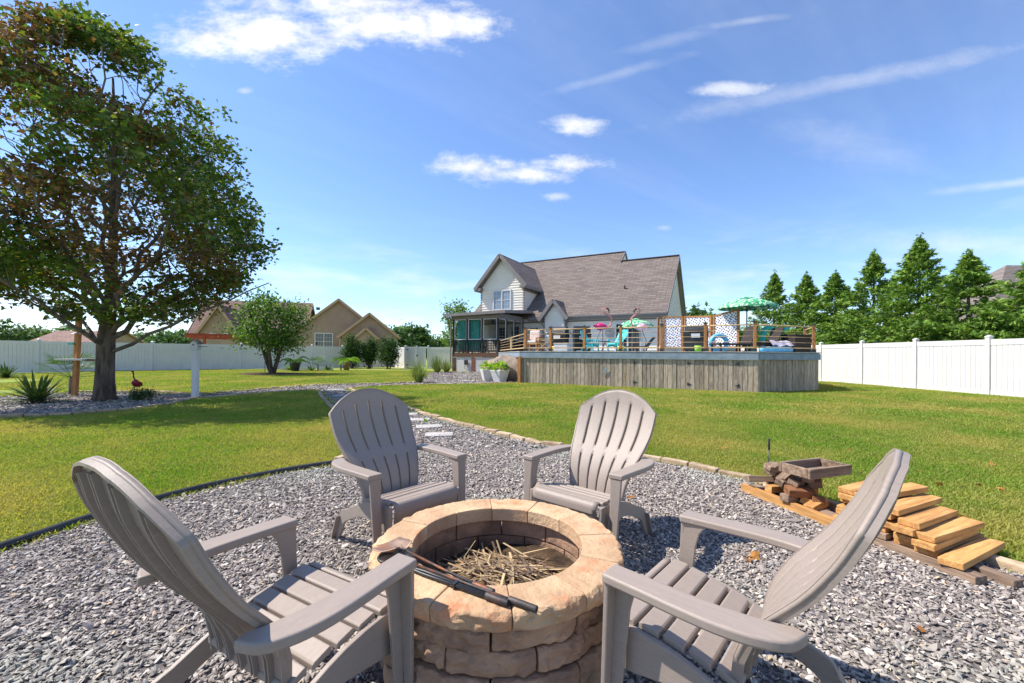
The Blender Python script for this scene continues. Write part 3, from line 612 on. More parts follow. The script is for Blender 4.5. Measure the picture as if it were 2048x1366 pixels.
        so = sd.prism(pr, sgn * xo, sgn * (xo + .013), 'x').build('leg_flange', m, leg, bevel=.003)
        # side rail and rear leg in one curve
        rl = [(-.07, .345), (.03, .345), (.16, .328), (.28, .288), (.40, .232), (.475, .205), (.50, .165), (.57, .001), (.525, .001), (.455, .118), (.41, .150), (.35, .178), (.26, .215), (.16, .228), (.07, .215), (.0, .205), (-.07, .215)]
        c = list(spline([(a_, b_, 0) for a_, b_ in rl + rl[:1]], 2))[:-1]
        ro = MB().prism([(p.x, max(p.y, .001)) for p in c], sgn * .238, sgn * .257, 'x').build('rear_leg', m, root, bevel=.004)
        fl = MB().add([(sgn * .236, .497, .17), (sgn * .285, .497, .17), (sgn * .285, .566, .001), (sgn * .236, .566, .001), (sgn * .236, .489, .165), (sgn * .285, .489, .165), (sgn * .285, .556, .001), (sgn * .236, .556, .001)],
                      [(0, 1, 2, 3), (7, 6, 5, 4), (0, 4, 5, 1), (1, 5, 6, 2), (2, 6, 7, 3), (3, 7, 4, 0)]).build('leg_flange', m, ro)
    return root
CH = 'grey resin chairs round the fire pit'
ch0 = make_chair(m_resin, 'grey resin adirondack chair facing the fire pit with its back to the path', CH)
def face(o, x, y, fx, fy): o.location = (x, y, .004); o.rotation_euler = (0, 0, math.atan2(fx, -fy))
face(ch0, -.55, 2.53, .75, -.66)
for lab, x, y, fx, fy in (('sunlit grey resin adirondack chair facing the fire pit with its back to the house', .36, 2.54, -.665, -.747),
                          ('grey resin adirondack chair whose arm reaches toward the fireplace tools on the rim', -.622, 1.50, .50, .866),
                          ('grey resin adirondack chair at the pit with its back to the lumber pile', .535, 1.51, -.74, .673)):
    c = copy_tree(ch0); c['label'] = lab; face(c, x, y, fx, fy)

# ------------------------------------------------------------------ lumber pile and stake
m_lum = mat('fresh_lumber', lin(200, 152, 92), lin(164, 116, 68), rough=.85, scale=4, stretch=(1, 9, 9), bump=.25, bscale=20, rand=.12, c3=lin(206, 160, 104), s3=3)
m_lumg = mat('weathered_lumber', lin(150, 128, 108), lin(104, 84, 70), rough=.85, scale=4, stretch=(1, 9, 9), bump=.4, bscale=20, rand=.2)
m_lumb = mat('brown_offcut', lin(140, 98, 66), lin(96, 64, 44), rough=.85, scale=5, stretch=(1, 7, 7), bump=.4, bscale=20, rand=.25)
pile_group = 'lumber stacked beside the gravel'
def plank(c, d, rz, m, label, tilt=(0, 0), nm='lumber_plank'):
    o = MB().box((0, 0, 0), d).build(nm, m, None, bevel=.004, loc=c, rot=(tilt[0], tilt[1], rz)); return tag(o, label, 'plank', pile_group)
base_dir = math.atan2(2.2 - 3.62, 2.46 - 2.12)          # along the edge of the gravel
along = Vector((math.cos(base_dir), math.sin(base_dir), 0)); across = Vector((-along.y, along.x, 0)); o0 = Vector((2.12, 3.60, 0))
if across.x < 0: across = -across
def pp(s, t, z): return tuple(o0 + along * s + across * t + Vector((0, 0, z)))
plank(pp(.30, -.03, .04), (.85, .045, .07), base_dir, m_lum, 'long pale timber laid on the gravel under the offcut heap')
plank(pp(.42, .10, .032), (1.1, .09, .045), base_dir, m_lumg, 'long weathered timber under the offcut heap')
plank(pp(1.05, .02, .03), (.8, .09, .045), base_dir, m_lumg, 'dark weathered timber supporting the yellow plank stack')
plank(pp(1.12, .16, .03), (.8, .07, .045), base_dir, m_lumg, 'grooved grey timber sticking out under the yellow plank stack')
# the stack of yellow boards lies across the line of the edge
yd = math.atan2(across.y, across.x) + .20
rows = [(.66 + .122 * k, .28, .075, (k == 2) * 2) for k in range(6)] + [(.67 + .122 * k, .29, .116, 0) for k in range(5)] + [(.68 + .122 * k, .27, .157, 0) for k in range(5)] + [(.68 + .124 * k, .30, .198, (k == 1) * 2) for k in range(4)] + [(.69 + .125 * k, .29, .239, 0) for k in range(3)] + [(.70, .30, .28, 0), (.83, .31, .28, 0)]
for i, (s_, t_, z_, k) in enumerate(rows):
    lv = ['bottom', 'second', 'third', 'fourth', 'top'][min(4, int((z_ - .06) / .041))]
    plank(pp(s_ + rnd.uniform(-.012, .012), t_ + rnd.uniform(-.03, .03), z_), (rnd.uniform(.54, .62), .104, .037), yd + rnd.gauss(0, .04), (m_lum, m_lum, m_lumg)[k], ('greyed' if k == 2 else 'yellow') + ' plank in the %s layer of the lumber stack behind the chair' % lv, (rnd.gauss(0, .02), rnd.gauss(0, .015)))
# the heap of dark offcuts
k = 0
for i in range(34):
    lay = i // 10; s_ = rnd.uniform(-.08 + lay * .04, .46 - lay * .05); t_ = rnd.uniform(.02 + .02 * lay, .30 - .02 * lay); z_ = .085 + lay * .058 + rnd.uniform(-.01, .01)
    big = rnd.random() < .4; d = (rnd.uniform(.14, .26), rnd.uniform(.05, .09), rnd.uniform(.038, .06)) if not big else (rnd.uniform(.1, .15), .09, .085)
    o = MB().box((0, 0, 0), d).build('wood_offcut', rnd.choice([m_lumb, m_lumb, m_lumg, m_lum]) if lay < 2 else m_lumg, None, bevel=.004, loc=pp(s_, t_, z_), rot=(rnd.gauss(0, .18), rnd.gauss(0, .18), yd + rnd.gauss(0, .5)))
    tag(o, 'short wood offcut in the heap beside the yellow planks', 'offcut', 'offcuts heaped beside the planks')
tr = thing('wooden_tray', 'small weathered open wooden box lying on the offcut heap', 'box', pp(.36, .20, .29), yd - .1); tr.scale = (1.15, 1.15, 1)
for dx, dy, w, dd in ((0, -.10, .40, .02), (0, .10, .40, .02)): MB().box((dx, dy, .035), (w, dd, .075)).build('side_board', m_lumg, tr, bevel=.003)
for dx in (-.19, .19): MB().box((dx, 0, .035), (.02, .178, .072)).build('side_board', m_lumg, tr, bevel=.003)
MB().box((0, 0, .004), (.36, .178, .012)).build('bottom_board', m_lumg, tr)
sp = G(1538, 962); sk = thing('garden_stake', 'thin black metal stake with a thick grip standing in the grass', 'stake', sp)
MB().tube([(0, 0, 0), (.006, 0, .30)], .0042, 8).build('rod', m_black, sk, True); MB().tube([(.006, 0, .30), (.007, 0, .41)], .0095, 10).build('grip', m_black, sk, True, bevel=.002)
# pale broken plaster lumps and leaves on the gravel and grass
for i, (px, py, s_) in enumerate(((1592, 1046, .05), (1610, 1052, .045), (1603, 1060, .03), (1578, 1040, .03))):
    tag(mkobj('plaster_chunk', ROCKS[i], None, None, G(px, py) + Vector((0, 0, .02)), (0, 0, i)), 'pale broken lump lying on the gravel by the timbers', 'debris', 'pale lumps on the gravel').scale = (s_, s_, s_ * .8)
m_dry = leafmat('dry_leaf', [lin(172, 120, 62), lin(140, 92, 50)], trans=.2)
def leaf_mesh(nm, s_, m):
    mb = MB(); pts = []
    for k in range(10):
        a = 2 * math.pi * k / 10; r_ = s_ * (1 if k % 2 == 0 else .5) * rnd.uniform(.8, 1.1); pts.append((math.cos(a) * r_, math.sin(a) * r_, s_ * .25 * math.sin(a * 2 + 1)))
    mb.add(pts + [(0, 0, 0)], [(k, (k + 1) % 10, 10) for k in range(10)]); me = mb.mesh(nm); me.materials.append(m); return me
DL = [leaf_mesh('dry_leaf', .045, m_dry) for _ in range(3)]
for i, (px, py) in enumerate(((1880, 975), (1960, 977), (2005, 985), (1985, 935), (1925, 1040), (1700, 905), (1450, 900), (492, 952), (330, 700 + 100), (1265, 1000), (1100, 860))):
    o = mkobj('fallen_leaf', DL[i % 3], None, None, G(px, py) + Vector((0, 0, .03)), (rnd.gauss(0, .3), rnd.gauss(0, .3), rnd.uniform(0, 6)))
    tag(o, 'dry brown leaf fallen on the grass', 'leaf', 'dry leaves fallen on the ground')
for i, (px, py, s_) in enumerate(((1512, 1122, 1.0), (1500, 1128, .8), (612, 1172, .8), (1840, 1270, .7))):
    o = mkobj('fallen_leaf', DL[i % 3], None, None, G(px, py) + Vector((0, 0, .03)), (rnd.gauss(0, .3), rnd.gauss(0, .3), rnd.uniform(0, 6))); o.scale = (s_, s_, s_)
    tag(o, 'dry tan leaf lying on the gravel', 'leaf', 'dry leaves on the gravel')
# ------------------------------------------------------------------ the house
def shingle(name, c1, c2, c3, ax='x'):
    m = bpy.data.materials.new(name); m.use_nodes = True; t = m.node_tree; L = t.links.new; b = t.nodes['Principled BSDF']
    tcn = t.nodes.new('ShaderNodeTexCoord'); sp_ = t.nodes.new('ShaderNodeSeparateXYZ'); L(tcn.outputs['Object'], sp_.inputs[0]); cb = t.nodes.new('ShaderNodeCombineXYZ'); L(sp_.outputs[0 if ax == 'x' else 1], cb.inputs[0]); L(sp_.outputs[2], cb.inputs[1])
    br_ = t.nodes.new('ShaderNodeTexBrick'); L(cb.outputs[0], br_.inputs[0]); br_.inputs['Color1'].default_value = (*c1, 1); br_.inputs['Color2'].default_value = (*c2, 1); br_.inputs['Mortar'].default_value = (*c3, 1)
    br_.inputs['Scale'].default_value = 1; br_.inputs['Brick Width'].default_value = .6; br_.inputs['Row Height'].default_value = .14; br_.inputs['Mortar Size'].default_value = .014; br_.inputs['Bias'].default_value = 0; br_.inputs['Mortar Smooth'].default_value = .4
    n = t.nodes.new('ShaderNodeTexNoise'); n.inputs['Scale'].default_value = .5; n.inputs['Detail'].default_value = 6; L(tcn.outputs['Object'], n.inputs[0])
    c = mix_col(math_n('MULTIPLY', n.outputs[0], .5, t), br_.outputs[0], c2, t); L(c, b.inputs['Base Color']); b.inputs['Roughness'].default_value = .9
    bn = t.nodes.new('ShaderNodeBump'); bn.inputs['Strength'].default_value = .7; bn.inputs['Distance'].default_value = .02; bn.invert = True; L(br_.outputs['Fac'], bn.inputs['Height']); L(bn.outputs[0], b.inputs['Normal'])
    return m
m_roof = shingle('roof_shingle', lin(130, 117, 108), lin(100, 89, 83), lin(60, 53, 50)); m_roofy = shingle('side_shingle', lin(146, 128, 118), lin(114, 99, 92), lin(72, 62, 58), 'y')
def siding(name, parent, m, rng_at, z0, z1, org, ex, nrm, row=.19, lap=.034):
    """lapped boards: rng_at(z) gives the run of the wall at that height; ex runs along the wall, nrm out of it"""
    mb = MB(); org, ex, nrm = Vector(org), Vector(ex), Vector(nrm); z = z0
    while z < z1 - .01:
        zt = min(z + row, z1); a0, a1 = rng_at(z); b0, b1 = rng_at(zt)
        if a1 - a0 > .02:
            if b1 - b0 < .01: b0 = b1 = (b0 + b1) / 2; b1 += .01
            u = Vector((0, 0, 1)); A, B, C_, D = org + ex * a0 + u * z + nrm * lap, org + ex * a1 + u * z + nrm * lap, org + ex * b1 + u * zt + nrm * .002, org + ex * b0 + u * zt + nrm * .002
            mb.add([A, B, C_, D, org + ex * a0 + u * z, org + ex * a1 + u * z], [(0, 1, 2, 3), (4, 5, 1, 0)])
        z = zt
    o = mb.build(name, m, parent); o['kind'] = 'stuff'; return o
def window(parent, org, ex, nrm, x0, x1, z0, z1, sashes=1, cols=3, rows=2, glass=None, casing=.09, name='window', mframe=None):
    org, ex, nrm = Vector(org), Vector(ex), Vector(nrm); mt = Matrix((ex, nrm, Vector((0, 0, 1)))).transposed(); mf = mframe or m_white
    def bxx(mb, a0, a1, b0, b1, d0, d1): return mb.box(org + ex * (a0 + a1) / 2 + nrm * ((d0 + d1) / 2 + .032) + Vector((0, 0, (b0 + b1) / 2)), (a1 - a0, d1 - d0, b1 - b0), mt)
    fr = MB(); c = casing
    bxx(fr, x0, x0 + c, z0, z1, .004, .055); bxx(fr, x1 - c, x1, z0, z1, .004, .055); bxx(fr, x0 + c, x1 - c, z1 - c, z1, .004, .05); bxx(fr, x0 + c, x1 - c, z0, z0 + c * .8, .004, .05)
    wn = fr.build(name, mf, parent); W_ = (x1 - x0 - 2 * c); sw = W_ / sashes
    for s_ in range(1, sashes): bxx(MB(), x0 + c + sw * s_ - c * .4, x0 + c + sw * s_ + c * .4, z0 + c * .8, z1 - c, .004, .052).build('mullion', mf, wn)
    for s_ in range(sashes):
        a0 = x0 + c + sw * s_ + (c * .4 if s_ else 0); a1 = x0 + c + sw * (s_ + 1) - (c * .4 if s_ < sashes - 1 else 0); zb, zt = z0 + c * .8, z1 - c
        bxx(MB(), a0, a1, zb, zt, .003, .012).build('pane', glass or m_glass, wn)
        zm = (zb + zt) / 2; mm = MB(); bxx(mm, a0, a1, zm - .022, zm + .022, .012, .036)
        for h_ in range(2):
            s0, s1 = (zb, zm - .022) if h_ == 0 else (zm + .022, zt)
            for k in range(1, cols): xx = a0 + (a1 - a0) * k / cols; bxx(mm, xx - .008, xx + .008, s0, s1, .012, .022)
            for k in range(1, rows): zz = s0 + (s1 - s0) * k / rows; bxx(mm, a0, a1, zz - .008, zz + .008, .0125, .0215)
        mm.build('muntin', mf, wn)
    return wn
HA = R(-28)
HO = Vector((9.55, 26.5, 0))
house = thing('house', 'cream sided house with brown shingle roof, dormer and screened porch', 'house', HO, HA)
def hl(x, y, z=0): c, s_ = math.cos(HA), math.sin(HA); return Vector((HO.x + c * x - s_ * y, HO.y + s_ * x + c * y, z))
X, Yv, Z = Vector((1, 0, 0)), Vector((0, 1, 0)), Vector((0, 0, 1))
XL = -14.2
core = MB().bx(XL, -.01, .01, 11.6, 0, 3.9).build('wall', m_siding, house)
MB().prism([(0.01, 3.9), (11.69, 3.9), (5.85, 8.62)], -4.0, -.012, 'x').build('wall', m_siding, house)
siding('siding', house, m_siding, lambda z: (XL, 0), 1.0, 3.86, (0, 0, 0), X, -Yv)
siding('siding', house, m_siding, lambda z: (0, 11.7) if z < 3.9 else ((z - 3.9) / .806, 11.7 - (z - 3.9) / .806), .4, 8.55, (0, 0, 0), Yv, X, row=.19)
pf = lambda y: 3.97 + .774 * (y + .4)
def slab(name, quad, th, m, parent=house):
    q = [Vector(p) for p in quad]; n = (q[1] - q[0]).cross(q[2] - q[0]).normalized()
    if n.z < 0: n = -n
    return MB().add(q + [p - n * th for p in q], [(0, 1, 2, 3), (7, 6, 5, 4), (0, 4, 5, 1), (1, 5, 6, 2), (2, 6, 7, 3), (3, 7, 4, 0)]).build(name, m, parent)
roof = slab('roof', [(-14.6, -.42, pf(-.42)), (.32, -.42, pf(-.42)), (.32, 5.84, pf(5.84)), (-14.6, 5.84, pf(5.84))], .10, m_roof)
slab('roof_slope', [(.32, 5.84, pf(5.84)), (.32, 12.1, 3.97), (-4.0, 12.1, 3.97), (-4.0, 5.84, pf(5.84))], .10, m_roof, roof)
slab('roof_slope', [(-14.6, 5.85, pf(5.85)), (-4.03, 5.85, pf(5.85)), (-4.03, 7.2, pf(7.2)), (-14.6, 7.2, pf(7.2))], .10, m_roof, roof)
slab('roof_slope', [(-4.03, 7.2, pf(7.2)), (-4.03, 14.8, 3.97), (-14.6, 14.8, 3.97), (-14.6, 7.2, pf(7.2))], .10, m_roof, roof)
MB().add([(-4.06, 5.2, pf(5.2) - .1), (-4.06, 7.2, pf(7.2) - .1), (-4.06, 9.2, pf(5.2) - .1)], [(0, 1, 2)]).build('wall', m_siding, house)
MB().bar((-14.6, 7.2, pf(7.2) + .03), (-4.0, 7.2, pf(7.2) + .03), .26, .05).build('ridge_cap', m_roof, roof); MB().bar((-4.1, 5.84, pf(5.84) + .03), (.34, 5.84, pf(5.84) + .03), .26, .05).build('ridge_cap', m_roof, roof)
for p, q in (((.345, -.46, 3.86), (.345, 5.84, 8.72)), ((.345, 5.84, 8.72), (.345, 12.1, 3.86))): MB().bar(p, q, .035, .26).build('rake_board', m_trim, house)
for p, q in (((-4.0, 5.6, pf(5.6) + .02), (-4.0, 7.2, pf(7.2) - .02)), ((-4.0, 7.2, pf(7.2) - .02), (-4.0, 8.8, pf(5.6) + .02))): MB().bar(p, q, .04, .2).build('rake_board', m_trim, house)
# soffits under the right rake, eave gutter, fascia, corner boards
MB().add([(.0, 0, 3.80), (.32, -.3, 3.80), (.32, 5.84, 8.60), (0, 5.84, 8.62)], [(0, 1, 2, 3)]).add([(.0, 11.7, 3.80), (.32, 12, 3.80), (.32, 5.84, 8.60), (0, 5.84, 8.62)], [(0, 1, 2, 3)]).build('soffit', m_trim, house)
MB().bx(-9.3, .30, -.40, 0.0, 3.70, 3.74).build('soffit', m_trim, house)
MB().bx(-9.3, .33, -.435, -.405, 3.70, 3.93).build('fascia', m_trim, house)
gut = MB().prism([(-.55, 3.95), (-.55, 3.87), (-.53, 3.82), (-.44, 3.82), (-.44, 3.95), (-.455, 3.95), (-.455, 3.835), (-.53, 3.84), (-.54, 3.95)], -6.1, .34, 'x').build('gutter', m_trim, house)
MB().bx(-.10, .022, -.025, .10, .4, 3.72).build('corner_board', m_trim, house)
MB().bx(-14.2, 0.0, -.03, -.002, 3.55, 3.70).build('frieze_board', m_trim, house)
MB().tube([(-2.9, 2.2, pf(2.2)), (-2.9, 2.2, pf(2.2) + .22)], .05, 10).add([(-3.0, 2.1, pf(2.2) + .18), (-2.8, 2.1, pf(2.2) + .18), (-2.9, 2.3, pf(2.2) + .27)], [(0, 1, 2)]).build('roof_vent', m_black, house, True)
for y_ in (8.0,): window(house, (0, 0, 0), Yv, X, 3.0, 3.9, 1.9, 3.3)
# windows and patio doors of the rear wall
window(house, (0, 0, 0), X, -Yv, -9.35, -8.55, 1.75, 3.30, 1, 3, 2); window(house, (0, 0, 0), X, -Yv, -5.65, -4.75, 1.85, 3.30, 1, 3, 2)
window(house, (0, 0, 0), X, -Yv, -3.05, -1.30, 1.38, 3.42, 2, 3, 3, casing=.12, name='patio_door')
# dormer
dx0, dx1, dc = -13.6, -9.84, -11.72; da = 8.72; sl_ = 1.12
dr = lambda z: (dx0, dx1) if z < 6.62 else (dc - (da - .0 - z) / sl_, dc + (da - .0 - z) / sl_)
MB().prism([(dx0 + .01, 4.0), (dx1 - .01, 4.0), (dx1 - .01, 6.62), (dc, da - .02), (dx0 + .01, 6.62)], .012, 3.2, 'y').build('dormer_wall', m_siding, house)
siding('siding', house, m_siding, dr, 4.02, da - .02, (0, 0, 0), X, -Yv)
siding('siding', house, m_siding, lambda z: (0, max(0.02, (z - 3.97) / .774 - .4)), 4.2, 6.5, (dx1, 0, 0), Yv, X, row=.19)
dt = da + .16
for sg in (-1, 1):
    xe = dc + sg * 2.24; ze = dt - 2.24 * sl_
    slab('dormer_roof', [(dc, -.42, dt), (dc, (dt - 3.97) / .774 - .4 + .05, dt), (xe, (ze - 3.97) / .774 - .4 + .05, ze), (xe, -.42, ze)], .09, m_roofy, roof)
    MB().bar((dc + sg * .0, -.44, dt - .09), (xe, -.44, ze - .09), .035, .26).build('rake_board', m_trim, house)
    MB().add([(dc, -.42, dt - .2), (xe, -.42, ze - .2), (xe, 0, ze - .2), (dc, 0, dt - .2)], [(0, 1, 2, 3)]).build('soffit', m_trim, house)
    MB().bx(min(xe, dc + sg * 1.70), max(xe, dc + sg * 1.70), -.42, -.004, 6.18, 6.40).build('cornice_return', m_trim, house)
    MB().bx(xe - .04, xe + .04, -.42, (ze - 3.97) / .774 - .4, ze - .22, ze - .02).build('gutter', m_trim, house)
    MB().bx(min(dc + sg * 1.78, dc + sg * 1.905), max(dc + sg * 1.78, dc + sg * 1.905), -.028, .06, 4.1, 6.42).build('corner_board', m_trim, house)
    MB().bar((dc, -.022, da - .13), (dc + sg * 1.9, -.022, da - .13 - 1.9 * sl_), .03, .16).build('frieze_board', m_trim, house)
MB().bx(dx1 + .002, dx1 + .36, 0.0, 2.45, 6.2, 6.24).build('soffit', m_trim, house); MB().bx(dx1 + .004, dx1 + .034, .05, 2.3, 6.0, 6.2).build('frieze_board', m_trim, house)
window(house, (0, 0, 0), X, -Yv, -12.5, -10.88, 4.62, 6.18, 2, 3, 2, glass=m_glassblue, casing=.11)
# bump-out with its own little gable
bx0, bx1, bc = -7.9, -6.38, -7.14; ba = 4.98
MB().prism([(bx0 + .01, .3), (bx1 - .01, .3), (bx1 - .01, 4.0), (bc, ba - .03), (bx0 + .01, 4.0)], -.6, .02, 'y').build('wall', m_siding, house)
siding('siding', house, m_siding, lambda z: (bx0, bx1) if z < 4.0 else (bc - (ba - z) / 1.28, bc + (ba - z) / 1.28), 1.0, ba - .03, (0, -.61, 0), X, -Yv)
for sg in (-1, 1):
    bt = ba + .16; xe = bc + sg * 1.06; ze = bt - 1.06 * 1.28
    slab('gable_roof', [(bc, -.92, bt), (bc, (bt - 3.97) / .774 - .35, bt), (xe, -.38, ze), (xe, -.92, ze)], .07, m_roofy, roof)
    MB().bar((bc, -.94, bt - .09), (xe, -.94, ze - .09), .035, .24).build('rake_board', m_trim, house)
    MB().add([(bc, -.92, bt - .17), (xe, -.92, ze - .17), (xe, -.6, ze - .17), (bc, -.6, bt - .17)], [(0, 1, 2, 3)]).build('soffit', m_trim, house)
    MB().bx(min(bc + sg * .70, bc + sg * .785), max(bc + sg * .70, bc + sg * .785), -.64, -.1, 1.0, 3.96).build('corner_board', m_trim, house)
    MB().bar((bc, -.64, ba - .10), (bc + sg * .78, -.64, ba - .10 - .78 * 1.28), .03, .14).build('frieze_board', m_trim, house)
MB().tube(spline([(-8.2, -.9, 3.62), (-8.2, -.7, 3.52), (-8.05, -.6, 3.40), (-8.0, -.62, 3.0), (-8.0, -.62, 1.4)], 5), .04, 8).build('downspout', m_trim, house, True)
# screened porch
m_screen = glassmat('insect_screen', (.03, .03, .03), .8, .22); m_teal = mat('teal_curtain', lin(96, 196, 180), lin(64, 164, 150), rough=.8, scale=3)
m_dpost = mat('dark_porch_wood', lin(62, 54, 50), lin(44, 38, 36), rough=.6, scale=3); m_beam = mat('brown_beam', lin(110, 82, 62), lin(82, 60, 46), rough=.8, scale=4, stretch=(1, 5, 5))
porch = thing('screened_porch', 'screened porch with dark posts, balusters and white framed screens on lattice', 'porch', HO, HA)
px0, px1, py0 = -13.55, -9.84, -3.81
MB().bx(px0, px1, py0, -.02, 1.22, 1.34).build('floor', m_beam, porch); MB().bx(px0, px1, py0 - .04, py0 - .002, 1.04, 1.34).build('beam', m_beam, porch); MB().bx(px1 + .002, px1 + .04, py0, -.02, 1.04, 1.34).build('beam', m_beam, porch)
MB().add([(px0 - .45, py0 - .45, 3.90), (px1 + .75, py0 - .45, 3.98), (px1 + .75, .0, 4.32), (px0 - .45, 0, 4.26), (px0 - .45, py0 - .45, 3.99), (px1 + .75, py0 - .45, 4.07), (px1 + .75, 0, 4.42), (px0 - .45, 0, 4.36)], [(0, 1, 2, 3), (7, 6, 5, 4), (0, 4, 5, 1), (1, 5, 6, 2), (2, 6, 7, 3), (3, 7, 4, 0)]).build('roof', m_roof, porch)
MB().bar((px0 - .47, py0 - .48, 3.94), (px1 + .78, py0 - .48, 4.02), .05, .20).build('gutter', m_trim, porch); MB().bar((px1 + .78, py0 - .44, 4.02), (px1 + .78, -.05, 4.36), .05, .20).build('fascia', m_trim, porch)
MB().bx(px0 - .05, px1 + .05, py0 - .05, py0 + .12, 3.66, 3.90).build('header', m_trim, porch); MB().bx(px1 - .12, px1 + .05, py0 + .12, -.05, 3.66, 4.0).build('header', m_trim, porch); MB().bx(px0 - .05, px0 + .12, py0 + .12, -.05, 3.66, 4.0).build('header', m_trim, porch)
MB().bx(px0 + .12, px1 - .12, py0 + .12, -.05, 3.88, 3.92).build('ceiling', m_siding, porch)
fx = [px0, px0 + 1.15, px0 + 2.38, px1 - .12]
for i, x_ in enumerate(fx): MB().bx(x_, x_ + .12, py0, py0 + .12, 1.34, 3.66).build('post', m_dpost, porch)
fy = [py0 + 1.15, py0 + 2.35, -.16]
for y_ in fy: MB().bx(px1 - .12, px1, y_, y_ + .12, 1.34, 3.66).build('post', m_dpost, porch); MB().bx(px0, px0 + .12, y_, y_ + .12, 1.34, 3.66).build('post', m_dpost, porch)
def bay(p, q, nrm, ball=True):
    p, q = Vector(p), Vector(q); d = (q - p).normalized(); w = .045
    fr = MB()
    for zz in (2.26, 3.63): fr.bar(p + Z * zz, q + Z * zz, .05, w)
    fr.bar(p + d * .02 + Z * 2.285, p + d * .02 + Z * 3.605, .05, w); fr.bar(q - d * .02 + Z * 2.285, q - d * .02 + Z * 3.605, .05, w)
    f = fr.build('screen_frame', m_white, porch); MB().add([p + d * .05 + Z * 2.29, q - d * .05 + Z * 2.29, q - d * .05 + Z * 3.6, p + d * .05 + Z * 3.6], [(0, 1, 2, 3)]).build('screen', m_screen, f)
    rl = MB().bar(p + Z * 2.18, q + Z * 2.18, .07, .07).bar(p + Z * 1.42, q + Z * 1.42, .07, .06).build('rail', m_dpost, porch); n = int((q - p).length / .125)
    for k in range(1, n): MB().bar(p.lerp(q, k / n) + Z * 1.45, p.lerp(q, k / n) + Z * 2.145, .04, .04, up=(1, 0, 0)).build('baluster', m_dpost, rl)
for a, b in zip(fx, fx[1:]): bay((a + .13, py0 + .06, 0), (b - .01, py0 + .06, 0), -Yv)
ys = [py0] + fy
for a, b in zip(ys, ys[1:]): bay((px1 - .06, a + .13, 0), (px1 - .06, b - .01, 0), X); bay((px0 + .06, a + .13, 0), (px0 + .06, b - .01, 0), -X)
window(porch, (0, -.02, 0), X, -Yv, -12.3, -11.2, 1.9, 3.35, 1, 3, 3); window(porch, (0, -.02, 0), X, -Yv, -10.95, -10.1, 1.36, 3.42, 1, 3, 3, name='porch_door')
for (a, b, y_) in ((px0 + .2, px0 + .85, py0 + .35), (px0 + 1.25, px0 + 2.0, py0 + .4)):
    n = 26; cv = []; 
    for i in range(n + 1): x_ = a + (b - a) * i / n; yy = y_ + .05 * math.sin(i * 1.4); cv += [(x_, yy, 1.5), (x_, yy * 1.0, 3.62)]
    tag(MB().add(cv, [(2 * i, 2 * i + 2, 2 * i + 3, 2 * i + 1) for i in range(n)]).build('curtain', m_teal, None, True, loc=HO, rot=(0, 0, HA)), 'long teal curtain hanging inside the screened porch', 'curtain', 'teal curtains in the porch')
cv = []
for i in range(41): y_ = py0 + .4 + 3.0 * i / 40; cv += [(px0 + .32 + .05 * math.sin(i * 1.5), y_, 1.5), (px0 + .32 + .05 * math.sin(i * 1.5), y_, 3.62)]
tag(MB().add(cv, [(2 * i, 2 * i + 2, 2 * i + 3, 2 * i + 1) for i in range(40)]).build('curtain', m_teal, None, True, loc=HO, rot=(0, 0, HA)), 'wide teal curtain along the far side of the screened porch', 'curtain', 'teal curtains in the porch')
fan = thing('ceiling_fan', 'dark ceiling fan under the porch roof', 'fan', hl(-11.2, -2.2, 3.88))
MB().tube([(0, 0, 0), (0, 0, -.25)], .02, 8).build('rod', m_black, fan); MB().lathe([(.0, -.42), (.1, -.4), (.12, -.3), (.05, -.24), (0, -.24)], 16).build('motor', m_black, fan, True)
for k in range(5): a = k * 1.2566; MB().box((math.cos(a) * .4, math.sin(a) * .4, -.33), (.5, .13, .012), Matrix.Rotation(a, 3, 'Z')).build('blade', m_black, fan)
# rattan chair silhouette in the porch
ch = thing('porch_chair', 'dark round backed rattan chair inside the porch', 'chair', hl(-12.0, -2.6, 1.34), HA)
MB().tube([(math.cos(t) * .42, .25, .45 + math.sin(t) * .55) for t in np.linspace(0, math.pi, 14)], .03, 8).build('back_frame', m_black, ch, True); bw = MB()
for k in range(-3, 4): bw.tube([(0, .1, .42), (k * .12, .25, .45 + .55 * math.sqrt(max(0, 1 - (k * .12 / .42) ** 2)))], .012, 6)
bw.build('back_weave', m_black, ch); MB().lathe([(0, .36), (.4, .36), (.44, .41), (.4, .46), (0, .46)], 18).build('seat', m_black, ch, True)
for sx, sy in ((-.3, -.25), (.3, -.25), (-.3, .25), (.3, .25)): MB().tube([(sx, sy, 0), (sx * .9, sy * .9, .38)], .025, 8).build('leg', m_black, ch)
# lattice skirt, brick piers
m_brick = mat('pier_brick', lin(150, 100, 76), lin(112, 72, 56), rough=.95, scale=14, bump=.6)
lt = MB(); xa, xb = px0 + .3, px1 - .2
def lat(mb, x0, x1, z0, z1, sgn, y):
    s_ = .09; n = int((x1 - x0 + (z1 - z0)) / s_)
    for k in range(n):
        c = x0 - (z1 - z0) + k * s_; a = (c, z0); b = (c + (z1 - z0), z1)
        t0 = max(0, (x0 - a[0]) / (b[0] - a[0])); t1 = min(1, (x1 - a[0]) / (b[0] - a[0]))
        if t1 - t0 < .05: continue
        p = Vector((a[0] + (b[0] - a[0]) * t0, y, z0 + (z1 - z0) * t0)); q = Vector((a[0] + (b[0] - a[0]) * t1, y, z0 + (z1 - z0) * t1))
        if sgn < 0: p.x = x0 + x1 - p.x; q.x = x0 + x1 - q.x
        mb.bar(p, q, .008, .042)
lat(lt, xa, xb, .02, 1.03, 1, py0 + .02); lat(lt, xa, xb, .02, 1.03, -1, py0 + .033)
lo_ = lt.build('lattice', m_white, porch); lo_['kind'] = 'stuff'
